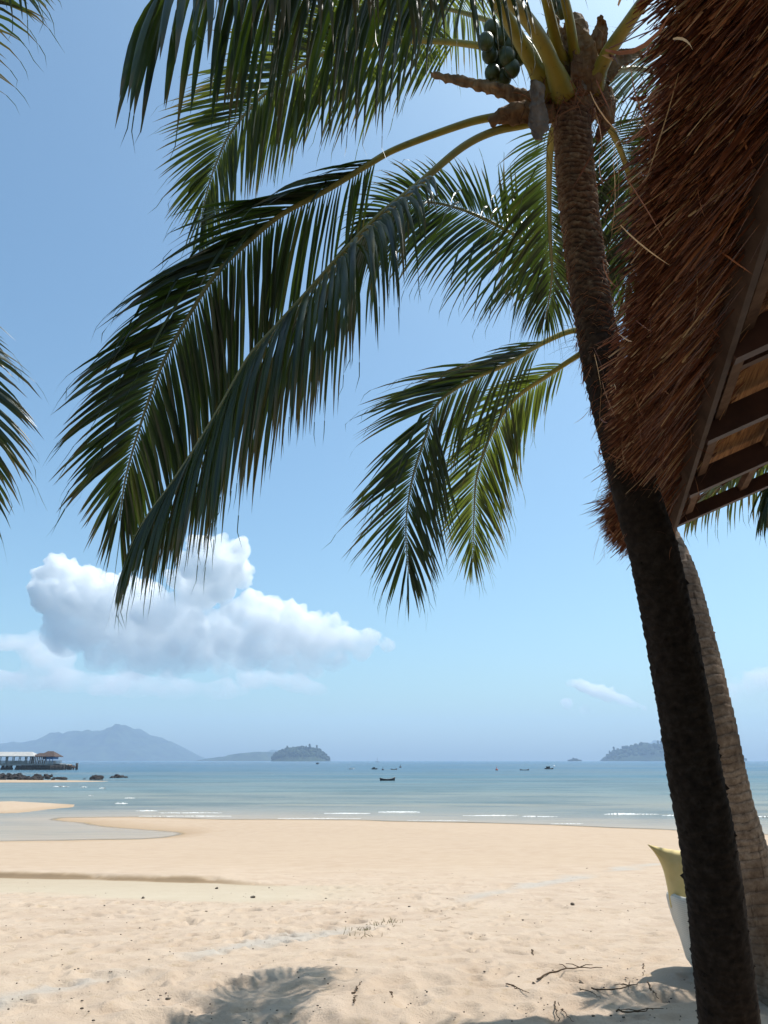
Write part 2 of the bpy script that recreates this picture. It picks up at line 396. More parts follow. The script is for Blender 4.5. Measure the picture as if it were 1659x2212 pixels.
# footprints and wind ripples, strongest on the loose upper sand
rough = dryn * np.clip(1.15 - .03 * np.abs(Y - 9), .3, 1)
Z += rough * (.006 * fbm(X * 1.6, Y * 1.6, 3, 21) + .004 * fbm(X * 7, Y * 7, 3, 31) * np.clip((9 - Y) / 3, .45, 1))
Z += (1 - dryn) * .006 * fbm(X * .5, Y * 1.2, 2, 41)
rng = np.random.RandomState(3)
def dent(cx, cy, rx, ry, ang, dep):
    rr = max(rx, ry) * 2
    i0, i1 = np.searchsorted(ys, [cy - rr, cy + rr])
    if i1 - i0 < 1: return
    sx = X[i0:i1]; msk = np.abs(sx - cx) < rr
    if not msk.any(): return
    j = np.where(msk.any(0))[0]; j0, j1 = j[0], j[-1] + 1
    dx = X[i0:i1, j0:j1] - cx; dy = Y[i0:i1, j0:j1] - cy; ca, sa = math.cos(ang), math.sin(ang)
    q = ((dx * ca + dy * sa) / rx) ** 2 + ((-dx * sa + dy * ca) / ry) ** 2
    Z[i0:i1, j0:j1] += dep * (-np.exp(-(q * 1.3) ** 1.7) + .30 * np.exp(-((np.sqrt(q) - 1.3) / .3) ** 2)) * dryn[i0:i1, j0:j1]
for i in range(3000):
    cy = 4.6 + 12.5 * rng.rand() ** .8; cx = rng.uniform(-1, 1) * (.75 * cy + 1)
    b = 1.0 if rng.rand() < .75 else 1.5
    left = cx < .1 * cy
    if not left and cy > 9.5 and rng.rand() < .45: continue
    dent(cx, cy, rng.uniform(.035, .09) * b, rng.uniform(.06, .15) * b, rng.uniform(0, math.pi), rng.uniform(.008, .030) * b * (1.5 if 8.5 < cy < 15 and cx < .15 * cy else .8))
for i in range(46):     # deep trampled hollows in the foreground
    cx, cy = rng.uniform(-2.4, .4), rng.uniform(5.2, 6.9)
    dent(cx, cy, rng.uniform(.10, .2), rng.uniform(.12, .24), rng.uniform(0, 3), rng.uniform(.015, .035))
streak = np.zeros_like(Z)
sl = np.full(Z.shape, 1e9)
for a, b in zip(ST, ST[1:]):
    ex, ey = b.x - a.x, b.y - a.y; t = np.clip(((X - a.x) * ex + (Y - a.y) * ey) / (ex * ex + ey * ey), 0, 1)
    sl = np.minimum(sl, np.hypot(X - a.x - ex * t, Y - a.y - ey * t))
streak = np.clip(1.25 - sl / (.10 + .012 * Y) + .5 * fbm(X * 1.5, Y * 1.5, 3, 51), 0, 1) * np.clip(.35 + .9 * fbm(X * .35, Y * .35, 2, 61), 0, .42)
Z -= .012 * np.clip(1 - sl / .4, 0, 1) * (Y > 4)
scarp = endf * np.clip(1.2 - np.abs(d - .12) / .13 + .5 * fbm(X * .8, Y * 2, 2, 77), 0, 1)
damp = np.clip(.62 * inb + .8 * scarp , 0, 1)
hz = Z - SEA
wet = np.clip(1 - hz / .12, 0, 1) * .55 + .34 * np.clip((Y - 13) / 8, 0, 1)
wet = np.clip(wet + .8 * scarp, 0, 1)
nr = len(ys); idx = np.arange(nr * NU).reshape(nr, NU)
quads = np.stack([idx[:-1, :-1], idx[:-1, 1:], idx[1:, 1:], idx[1:, :-1]], -1).reshape(-1, 4)
def grid_obj(name, X, Y, Z, quads, av, mat):
    me = bpy.data.meshes.new(name); nv = X.size; nf = len(quads)
    me.vertices.add(nv); me.vertices.foreach_set('co', np.stack([X, Y, Z], -1).astype(np.float32).ravel())
    me.loops.add(nf * 4); me.loops.foreach_set('vertex_index', quads.astype(np.int32).ravel())
    me.polygons.add(nf); me.polygons.foreach_set('loop_start', np.arange(0, nf * 4, 4, dtype=np.int32))
    me.polygons.foreach_set('use_smooth', np.ones(nf, bool)); me.update(calc_edges=True)
    a = me.attributes.new('av', 'FLOAT_VECTOR', 'POINT'); a.data.foreach_set('vector', np.stack(av, -1).astype(np.float32).ravel())
    me.materials.append(mat); o = bpy.data.objects.new(name, me); col.objects.link(o); return o
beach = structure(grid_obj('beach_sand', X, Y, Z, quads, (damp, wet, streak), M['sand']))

# ------------------------------------------------------------------ sea
ys2 = [24.0]
while ys2[-1] < 9000: ys2.append(ys2[-1] * 1.009)
ys2 = np.array(ys2); NU2 = 260; u2 = np.linspace(-1, 1, NU2)
X2 = (ys2[:, None] * 1.1 + 30) * u2[None, :]; Y2 = np.repeat(ys2[:, None], NU2, 1)
zb, _ = sand_base(X2, Y2); depth = np.where(Y2 < 76, SEA - zb, 1.2)
amp = np.clip((Y2 - 50) / 60, .1, 1) * np.clip((600 - Y2) / 400, 0, 1)
Z2 = SEA + amp * (.06 * fbm(X2 * .05, Y2 * .16, 2, 71))
i2 = np.arange(len(ys2) * NU2).reshape(len(ys2), NU2)
q2 = np.stack([i2[:-1, :-1], i2[:-1, 1:], i2[1:, 1:], i2[1:, :-1]], -1).reshape(-1, 4)
structure(grid_obj('sea_water', X2, Y2, Z2, q2, (np.log10(Y2), depth, depth), M['sea']))

fm = MB()
def foam_line(x0, x1, y, h=.16, slope=0, dens=1.0):
    n = int(14 + abs(x1 - x0) * .5); prev = None
    for i in range(n):
        q = i / (n - 1); p = on_level(x0 + (x1 - x0) * q, y + slope * q + random.uniform(-.3, .3) + .8 * noise.noise((x0 + (x1 - x0) * q * .9, y, 1.)), SEA)
        env = math.sin(math.pi * min(1, max(0, q))) ** .5 * (.35 + .65 * abs(noise.noise((p.x * .35, p.y, 3.3))) * 1.6)
        hh = max(.012, h * env * random.uniform(.5, 1.2)); dp = hh * 3.2
        cur = [fm.vert(p + Vector((0, -dp, -.02))), fm.vert(p + Vector((0, -dp * .25, hh))), fm.vert(p + Vector((0, dp, -.02)))]
        if prev:
            fm.f += [(prev[0], cur[0], cur[1], prev[1]), (prev[1], cur[1], cur[2], prev[2])]
        prev = cur
for a in [(817, 907, 1754, .10), (700, 800, 1757, .06), (1000, 1120, 1762, .07), (1129, 1204, 1764, .10), (1305, 1423, 1759, .15), (1430, 1560, 1762, .12), (1610, 1700, 1764.5, .12), (292, 342, 1752, .13),
          (342, 480, 1756, .07), (214, 228, 1703, .22), (173, 190, 1701, .2), (114, 150, 1699.5, .14), (269, 292, 1724, .13), (190, 202, 1719, .12),
          (248, 276, 1736, .11), (1190, 1260, 1779.5, .05), (880, 1010, 1772.5, .04), (600, 780, 1768, .04), (300, 500, 1763, .04)]:
    foam_line(*a)
tag(fm.build('wave_foam', M['foam']), 'broken white foam of small waves rolling in along the beach', 'foam', kind='stuff')

# ------------------------------------------------------------------ far islands
def island(name, prof, dist, depth_m, mat, label, seed, tree=0., treen=0, kind=None):
    """prof: skyline survey points (x, y); a hill with real depth stands at 'dist'"""
    h = []
    for x, y in prof:
        p = U(x, y, 1) - Vector((0, 0, CAM_Z)); k = dist / p.y; h.append((p.x * k, CAM_Z + p.z * k))
    nx, ny = 240, 44; xs = np.linspace(h[0][0], h[-1][0], nx); zs = np.interp(xs, [a for a, b in h], [b for a, b in h]) - SEA
    zs = zs * (1 + .014 * fbm(xs / (xs[-1] - xs[0]) * 30, xs * 0, 4, seed)); T = np.linspace(-1, 1, ny); XX, TT = np.meshgrid(xs, T); ZZ = zs[None, :] * np.clip(1 - np.abs(TT) ** 1.7, 0, 1)
    YY = dist + TT * depth_m * (.35 + .65 * np.clip(zs / zs.max(), 0, 1))[None, :]
    sc = zs.max(); w = xs[-1] - xs[0]
    rid = fbm(XX / w * 14, YY / w * 14, 4, seed)
    ZZ = ZZ * (1 + .24 * rid * np.clip(np.abs(TT) * 2.5, 0, 1)) + sc * .012 * fbm(XX / w * 90, YY / w * 60, 2, seed + 5)
    edge = np.clip((zs / (sc * .08))[None, :], 0, 1); ZZ = SEA - 1.5 + ZZ * 1.0 + 1.5 * np.minimum(edge, 1 - np.abs(TT) ** 6)
    b = MB(); 
    ii = np.arange(nx * ny).reshape(ny, nx)
    q = np.stack([ii[:-1, :-1], ii[:-1, 1:], ii[1:, 1:], ii[1:, :-1]], -1).reshape(-1, 4)
    o = grid_obj(name, XX, YY, ZZ, q, (TT, TT, TT), mat)
    if treen:
        rr = random.Random(seed); t = MB()
        for i in range(treen):
            k = rr.random(); x = xs[0] + (xs[-1] - xs[0]) * (.02 + .96 * k); z = float(np.interp(x, xs, zs)); v = rr.uniform(-.75, .1)
            zz = SEA + z * (1 - abs(v) ** 1.7); yy = dist + v * depth_m * (.35 + .65 * z / sc)
            r = tree * rr.uniform(.35, 1.35)
            t.ellipsoid(Vector((x, yy, zz + r * .5)), r * rr.uniform(.7, 1.1), r, r * rr.uniform(.6, 1.1), 7, 5, jit=.22)
            if rr.random() < .035: t.ellipsoid(Vector((x, yy, zz + r * 2)), r * .5, r * .5, r * .8, 7, 5, jit=.25); t.tube([Vector((x, yy, zz)), Vector((x, yy, zz + r * 2))], r * .1, 5)
        tr = t.build('tree_canopy', mat); tr.parent = o; tr['kind'] = 'stuff'
    o['kind'] = 'structure'
    return o
island('mountain_island', [(-420, 1643), (-260, 1632), (-120, 1625), (-40, 1618), (0, 1612.5), (50, 1604), (100, 1596), (130, 1588), (160, 1584), (180, 1580), (205, 1581), (235, 1577), (262, 1574), (285, 1573), (300, 1577), (325, 1588), (350, 1594), (375, 1605), (395, 1616), (415, 1628), (432, 1637), (440, 1641), (452, 1644)], 7600, 1100, M['forest'], '', 11)
island('low_island', [(425, 1643.5), (455, 1638), (480, 1635), (510, 1629), (545, 1625), (575, 1624), (590, 1626), (606, 1632), (640, 1643.5)], 5600, 500, M['forest'], '', 12)
island('hazy_headland', [(540, 1643), (565, 1628), (590, 1620), (605, 1621), (618, 1626), (650, 1643)], 8300, 350, M['forest'], '', 17)
island('wooded_island', [(588, 1643.5), (592, 1634), (603, 1627), (620, 1621), (640, 1618), (655, 1617.5), (675, 1619), (690, 1623), (702, 1632), (709, 1640), (714, 1643.5)], 3700, 150, M['forest'], '', 13, 7.5, 380)
island('rock_islet', [(1226, 1644), (1232, 1641.5), (1238, 1639), (1246, 1638.8), (1250, 1641.5), (1256, 1644)], 4100, 24, M['forest'], '', 14, 3.2, 30)
island('forested_island', [(1305, 1644), (1312, 1635), (1325, 1627), (1338, 1620), (1352, 1616), (1372, 1612), (1385, 1608), (1410, 1611), (1440, 1613), (1480, 1616), (1540, 1622), (1580, 1634), (1600, 1644)], 4500, 330, M['forest'], '', 15, 9, 620)
island('distant_hill', [(1350, 1643), (1385, 1622), (1405, 1606), (1425, 1601), (1450, 1603), (1500, 1620), (1560, 1643)], 8700, 600, M['forest'], '', 16)

# ------------------------------------------------------------------ reef rocks
sbm = MB()
c0 = on_level(-30, 1688, SEA); sbm.ellipsoid(Vector((c0.x, c0.y, SEA - .1)), 26, 7, .35, 40, 8)
structure(sbm.build('sandbank', M['sand']))
rocks = []
rk = random.Random(5)
def rock_mesh(seed):
    bm = bmesh.new(); bmesh.ops.create_icosphere(bm, subdivisions=2, radius=.5)
    for v in bm.verts:
        n = noise.noise(v.co * 2.2 + Vector((seed * 9.1, 3, 1))); n2 = noise.noise(v.co * 5 + Vector((1, seed * 3.7, 1)))
        v.co *= 1 + .7 * n + .4 * n2
    me = bpy.data.meshes.new('reef_rock'); bm.to_mesh(me); bm.free(); me.materials.append(M['rock']); return me
RM = [rock_mesh(i) for i in range(7)]
spots = []
for i in range(150):
    q = rk.random(); spots.append((-30 + 120 * q + (90 * rk.random() if rk.random() < .22 else 0), 1684.5 - 3.0 * rk.random() * (1.1 - .5 * q) + rk.uniform(-2.3, 1.8) - (5.0 * rk.random() if q < .6 else 0), rk.uniform(.5, 1.45) * (1.25 - .5 * q)))
for i in range(16): q = rk.gauss(.5, .22); spots.append((186 + 42 * q, 1682.5 + rk.uniform(-1, 2), rk.uniform(.6, 1.4) * (1.2 - abs(q - .5))))
for i in range(12): q = rk.gauss(.5, .25); spots.append((238 + 34 * q, 1679.5 + rk.uniform(-.7, 1), rk.uniform(.6, 1.4) * (1.2 - abs(q - .5))))
for i, (x, y, s) in enumerate(spots):
    p = on_level(x, y, SEA); o = bpy.data.objects.new('reef_rock', RM[i % 7]); col.objects.link(o)
    o.location = (p.x, p.y, SEA + .12 * s); o.scale = (s * rk.uniform(.9, 1.7), s, s * rk.uniform(.55, .95)); o.rotation_euler = (rk.uniform(-.3, .3), rk.uniform(-.3, .3), rk.uniform(0, 6))
    tag(o, 'small dark jagged rock of the low reef in front of the pier', 'rock', 'dark rocks of the low reef')

# ------------------------------------------------------------------ pier
PD = 345.0
def PP(x, y, dz=0.): p = U(x, y, PD); return p
pe = empty('roofed_pier', PP(20, 1664)); pe.location.z = SEA
tag(pe, 'concrete pier with a pale walkway roof and a brown roofed blue hut', 'pier')
def pw(xd): return U(xd, 1650, PD).x
PY = U(40, 1650, PD).y
PB = .449 / K * K  # metres per frame pixel
mpx = PD / F * K   # metres per survey unit
zt = lambda yd: U(40, yd, PD).z
W = 3.4
def pbox(name, x0, x1, z0, z1, mat, y0=-W, y1=W, parent=pe):
    b = MB(); b.box(Vector(((pw(x0) + pw(x1)) / 2, PY + (y0 + y1) / 2, (z0 + z1) / 2)), Vector(((pw(x1) - pw(x0)) / 2, 0, 0)), Vector((0, (y1 - y0) / 2, 0)), Vector((0, 0, (z1 - z0) / 2)))
    return b.build(name, mat, parent, smooth=False)
zd = zt(1649.3); zd0 = zt(1653.6)
pbox('deck', -260, 136, zd0, zd, M['concrete'])
def hip_roof(name, x0, x1, xa, xb, ze, zr, mat, ov=.9, th=.25):
    b = MB(); yl, yr = PY - W - ov, PY + W + ov
    P = [Vector((pw(x0), yl, ze)), Vector((pw(x1), yl, ze)), Vector((pw(x1), yr, ze)), Vector((pw(x0), yr, ze)), Vector((pw(xa), PY, zr)), Vector((pw(xb), PY, zr))]
    I = [b.vert(p) for p in P]; J = [b.vert(p - Vector((0, 0, th))) for p in P[:4]]
    b.f += [(I[0], I[1], I[5], I[4]), (I[2], I[3], I[4], I[5]), (I[1], I[2], I[5]), (I[3], I[0], I[4])]
    for k in range(4): b.f.append((J[k], J[(k + 1) % 4], I[(k + 1) % 4], I[k]))
    b.f.append((J[3], J[2], J[1], J[0]))
    return b.build(name, mat, pe, smooth=False)
hip_roof('walkway_roof', -260, 81, -250, 66, zt(1633.3), zt(1624), M['white'])
hr = hip_roof('hut_roof', 88, 126, 100, 112, zt(1634), zt(1622.5), M['brownroof'], 1.4)
hip_roof('porch_roof', 74, 98, 82, 94, zt(1634), zt(1626.8), M['brownroof'], .6)
for gx in (-70, -43, -15, 6, 21, 34.5, 48, 62):
    for off in (-1.5, 1.5):
        for yy in (-W + .3, W - .3):
            b = MB(); b.bar(Vector((pw(gx + off), PY + yy, zd)), Vector((pw(gx + off), PY + yy, zt(1633.9))), .26, .26, Vector((0, 1, 0))); b.build('column', M['concrete'], pe, smooth=False)
for gx in (71, 75, 79, 82.5, 86, 90, 94, 98, 103):
    b = MB(); b.bar(Vector((pw(gx), PY - W + .2, zd)), Vector((pw(gx), PY - W + .2, zt(1634.5))), .35, .35, Vector((0, 1, 0))); b.build('post', M['beam'], pe, smooth=False)
pbox('hut_wall', 96, 119, zt(1640), zt(1634.6), M['bluewall'], -W + .5, W - .5)
for gx in (97, 105, 112, 118.5):
    b = MB(); b.bar(Vector((pw(gx), PY - W + .5, zd)), Vector((pw(gx), PY - W + .5, zt(1640.2))), .3, .3, Vector((0, 1, 0))); b.build('hut_post', M['bluewall'], pe, smooth=False)
rl = MB()
for yy in (-W + .1, W - .1):
    rl.bar(Vector((pw(-260), PY + yy, zt(1643.4))), Vector((pw(126), PY + yy, zt(1643.4))), .12, .12)
    x = -260.
    while x < 126:
        rl.bar(Vector((pw(x), PY + yy, zd)), Vector((pw(x), PY + yy, zt(1643.4))), .14, .14, Vector((0, 1, 0))); x += 1.7
rl.build('railing', M['concrete'], pe, smooth=False)
for gx in (-200, -160, -120, -90, -60, -35, -15, 11, 19.5, 27.5, 42):
    for off in (-1.8, 1.8):
        b = MB(); z1 = zd0; z0 = SEA - 2
        b.tube([Vector((pw(gx + off), PY - 1.5, z1)), Vector((pw(gx + off), PY - 1.5, SEA + 1.1)), Vector((pw(gx + off), PY - 1.5, SEA + .5)), Vector((pw(gx + off), PY - 1.5, z0))], [.35, .4, .75, .75], 10)
        b.build('pile', M['darkpile'], pe)
for gx in np.arange(56, 148, 3.1):
    b = MB(); b.tube([Vector((pw(gx), PY - W - .4 + random.uniform(-.3, .3), zd0 + .1)), Vector((pw(gx + random.uniform(-.6, .6)), PY - W - .4, SEA - 1.5))], .45, 7); b.build('pile', M['darkpile'], pe)
pbox('landing_stage', 48, 150, zt(1662), zt(1654.0), M['darkpile'], -W + .3, W)
pbox('landing_deck', 122, 150, zt(1652.6), zt(1650.6), M['white'], -W, W)
st = MB()
for k in range(7):
    st.bar(Vector((pw(147 + k * 2.6), PY - 2, zt(1653 + k * .9))), Vector((pw(147 + k * 2.6), PY + 2, zt(1653 + k * .9))), 1.3, .22)
for yy in (-2, 2):
    st.bar(Vector((pw(147), PY + yy, zt(1652.5))), Vector((pw(164), PY + yy, zt(1658.6))), .3, .5)
    for k in (147, 152, 157, 163): st.bar(Vector((pw(k), PY + yy, SEA - 1)), Vector((pw(k), PY + yy, zt(1650.5 + (k - 147) * .2))), .35, .35, Vector((0, 1, 0)))
st.build('landing_stairs', M['batten'], pe, smooth=False)
mo = MB(); mo.tube([Vector((pw(167), PY, SEA - 1)), Vector((pw(166.4), PY, zt(1648.5)))], .55, 9)
tag(mo.build('mooring_pole', M['darkpile']), 'dark wooden mooring pole standing in the water past the pier end', 'pole')

# ------------------------------------------------------------------ boats
def boat(name, x, y, len_units, rot, label, hullm, cabin=None, beam=.30, fh=.17):
    p = on_level(x, y, SEA); t = p.y * CP + (p.z - CAM_Z) * SP; Lm = len_units * t / F * K
    root = empty(name, (p.x, p.y, SEA)); tag(root, label, 'boat', 'boats anchored in the bay')
    b = MB(); ns, nk = 15, 9; rows = []; inner = []
    for i in range(ns):
        s = i / (ns - 1) * 2 - 1; wd = beam * Lm / 2 * max(.02, (1 - max(0, s) ** 2.4)) * (1 - .35 * max(0, -s) ** 3)
        sheer = fh * Lm * (.55 + .45 * abs(s) ** 2.2 + (.35 if s > 0 else .0) * max(0, s) ** 3); keel = -.05 * Lm * (1 - .7 * abs(s) ** 4)
        row = []; irow = []
        for k in range(nk):
            a = (k / (nk - 1) - .5) * math.pi; yy = math.sin(a); zz = 1 - math.cos(a)
            row.append(b.vert(p + Vector((s * Lm / 2 * (1 + .04 * zz), wd * yy, keel + (sheer - keel) * zz ** .8))))
        rows.append(row)
    for A, B in zip(rows, rows[1:]):
        for k in range(nk - 1): b.f.append((A[k], B[k], B[k + 1], A[k + 1]))
    b.f.append(tuple(rows[0])); b.f.append(tuple(reversed(rows[-1])))
    h = b.build('hull', hullm, root); sol = h.modifiers.new('solid', 'SOLIDIFY'); sol.thickness = .05 * max(.6, Lm / 6); sol.offset = -1
    c = MB()
    for s in (-.5, -.1, .3):
        c.bar(p + Vector((s * Lm / 2, -beam * Lm * .38, fh * Lm * .42)), p + Vector((s * Lm / 2, beam * Lm * .38, fh * Lm * .42)), .06 * Lm, .015 * Lm)
    c.build('thwart', M['hullin'], root, smooth=False)
    g = MB()
    for sgn in (0, -1):
        pts = [Vector(rows[i][sgn] if False else b.v[rows[i][sgn]]) for i in range(ns)]
        g.tube(pts, .012 * Lm, 6)
    g.build('gunwale', M['hullin'], root)
    if cabin:
        d = MB(); d.box(p + Vector((-.1 * Lm, 0, fh * Lm * .55 + .10 * Lm)), Vector((.22 * Lm, 0, 0)), Vector((0, beam * Lm * .3, 0)), Vector((0, 0, .11 * Lm))); d.build('cabin', cabin, root, smooth=False)
        d = MB(); d.box(p + Vector((-.1 * Lm, 0, fh * Lm * .55 + .225 * Lm)), Vector((.27 * Lm, 0, 0)), Vector((0, beam * Lm * .36, 0)), Vector((0, 0, .014 * Lm))); d.build('cabin_roof', cabin, root, smooth=False)
    root.rotation_euler.z = rot
    return root
boat('rowing_boat', 837, 1685.8, 32, .12, 'black open rowing boat with a raised bow, nearest of the boats', M['hull'])
boat('moored_boat', 686, 1650.8, 8, .9, 'tiny dark boat nearest the wooded island, close under the horizon', M['hull'], M['hull'], .5, .3)
boat('moored_boat', 759, 1661.8, 12, .4, 'small white motorboat, the only white one in the bay', M['whitehull'], M['whitehull'])
boat('moored_boat', 809, 1662, 12, -.2, 'dark boat with a boxy cabin just right of the white motorboat', M['hull'], M['hull'], .32, .22)
boat('moored_boat', 851, 1662.6, 13, .15, 'low dark open boat behind the raised bow of the black rowing boat', M['hull'])
boat('moored_boat', 1133, 1664, 19, 0, 'low flat dark open boat, second from the palm trunk', M['hull'], None, .28, .12)
boat('moored_boat', 1186, 1661.6, 18, -.1, 'dark boat with a cabin amidships, closest to the palm trunk', M['hull'], M['hull'], .3, .15)
def buoy(x, y, r, label, m):
    p = on_level(x, y, SEA); root = empty('mooring_buoy', (p.x, p.y, SEA)); tag(root, label, 'buoy', 'mooring buoys in the bay')
    b = MB(); b.ellipsoid(p + Vector((0, 0, r * .3)), r, r, r * .8, 10, 7); b.build('float', m, root); b = MB(); b.tube([p + Vector((0, 0, r)), p + Vector((0, 0, r * 2.6))], r * .15, 6); b.build('staff', m, root)
buoy(865, 1658, .7, 'small dark buoy above the low open boat right of the rowing boat', M['hull'])
buoy(1073, 1664, .6, 'small dark buoy alone between the two groups of boats', M['red'])
buoy(827, 1663.5, .5, 'small dark buoy beside the boat with the boxy cabin', M['hull'])
buoy(1197, 1656, .7, 'pale buoy with a staff beside the cabin boat near the palm trunk', M['whitehull'])
p = on_level(815, 1646, SEA); sb = empty('sailing_boat', (p.x, p.y, SEA)); tag(sb, 'tiny far sailing boat with its mast up on the horizon', 'boat')
b = MB(); b.ellipsoid(Vector((p.x, p.y, SEA + .3)), 6, 1.6, 1.0, 12, 7); b.build('hull', M['hull'], sb); b = MB(); b.tube([Vector((p.x, p.y, SEA)), Vector((p.x, p.y, SEA + 11))], .35, 6); b.build('mast', M['hull'], sb)

# ------------------------------------------------------------------ palms
UP = Vector((0, 0, 1)); DOWN = -UP
def frond(parent, ctrl, roll=0., Lm=.8, n=100, start=.3, droop=.5, a0=68, a1=24, lift=.15, wid=.026, mat='leaf', r0=.032, seed=0, lf=(1., 1.), bend=.05, tw=0., tipl=.38, kink=None, asc=(1., 1.), dsc=(1., 1.)):
    rn = random.Random(seed); ns = 90
    pts, TL = resample([U(*c) for c in ctrl], ns)
    Ts = [(pts[min(i + 1, ns - 1)] - pts[max(i - 1, 0)]).normalized() for i in range(ns)]
    Nn = UP - Ts[0] * UP.dot(Ts[0])
    if Nn.length < .2: Nn = Vector((0, -1, 0))
    Nn.normalize(); Ns = []
    for i in range(ns):
        Nn = (Nn - Ts[i] * Nn.dot(Ts[i])).normalized(); Ns.append(Nn)
    mb = MB(); grp = {1: rn.random(), -1: rn.random()}
    for k in range(n):
        q = k / (n - 1); s = start + (1 - start) * (q ** .97); f = s * (ns - 1); i = min(int(f), ns - 2); u_ = f - i
        P = pts[i].lerp(pts[i + 1], u_); T = Ts[i]
        rot = Matrix.Rotation(R(roll + tw * q), 3, T); Nv = rot @ Ns[i]; S = T.cross(Nv)
        prof = (.45 + .55 * min(1, q / .16)) * (1 - (1 - tipl) * max(0, (q - .45) / .55) ** 1.4)
        for side in (1, -1):
            if rn.random() < .05: continue
            ll = Lm * prof * (lf[0] if side > 0 else lf[1]) * rn.uniform(.80, 1.06)
            ak = (asc[0] if side > 0 else asc[1]); ak += (1 - ak) * min(1, max(0, (q - .3) / .4)); ang = R((a0 + (a1 - a0) * q) * ak * (1 - .8 * max(0, (q - .84) / .16)) + rn.gauss(0, 2.5))
            D = (S * side * math.sin(ang) + T * math.cos(ang) + Nv * (lift + rn.gauss(0, .05))).normalized()
            m = 7; seg = ll / (m - 1); pp = [P + S * side * .008]; g = droop * rn.uniform(.75, 1.25) * (.35 + .65 * prof) * (dsc[0] if side > 0 else dsc[1])
            kk = rn.randint(2, 4) if rn.random() < (bend if kink is None or side == kink else bend * .3) else -1
            for j in range(1, m):
                D = (D + DOWN * g * (j / m) * .55 + Vector((rn.gauss(0, .014), rn.gauss(0, .014), 0))).normalized()
                if j == kk: D = (D + DOWN * 1.6 + S * side * .2).normalized()
                pp.append(pp[-1] + D * seg)
            w = wid * rn.uniform(.85, 1.12) * (.55 + .45 * prof)
            ws = [w * .35, w * .9, w, w * .92, w * .72, w * .42, 0]
            tt = rn.gauss(0, .22)
            wdir = (T * math.cos(tt) + Nv * math.sin(tt))
            mb.blade(pp, wdir, ws, fold=.45, seed=min(1, max(0, rn.gauss(.45, .28))), rnd2=rn.random() ** 2.2)
            if rn.random() < .25:     # dry thread at the tip
                e = pp[-1]; D2 = (D + DOWN * .6).normalized()
                mb.blade([e - D * .02, e + D2 * .06, e + D2 * .12 + Vector((rn.gauss(0, .02), rn.gauss(0, .02), -.03))], wdir, [.005, .004, 0], .2, .9, 1.)
    fo = mb.build('frond', M[mat], parent)
    st_ = MB(); st_.tube(pts, [max(.004, r0 * (1.55 - 1.1 * min(1, i / (ns * .12))) if i < ns * .06 else r0 * (1 - .86 * (i / (ns - 1)) ** .75)) for i in range(ns)], 10)
    so = st_.build('stalk', M['stalk'], fo); so.matrix_parent_inverse = Matrix.Identity(4)
    so.parent = fo; so.matrix_world = Matrix.Identity(4); so.matrix_parent_inverse = fo.matrix_parent_inverse.inverted() @ Matrix.Identity(4) if False else so.matrix_parent_inverse
    return fo

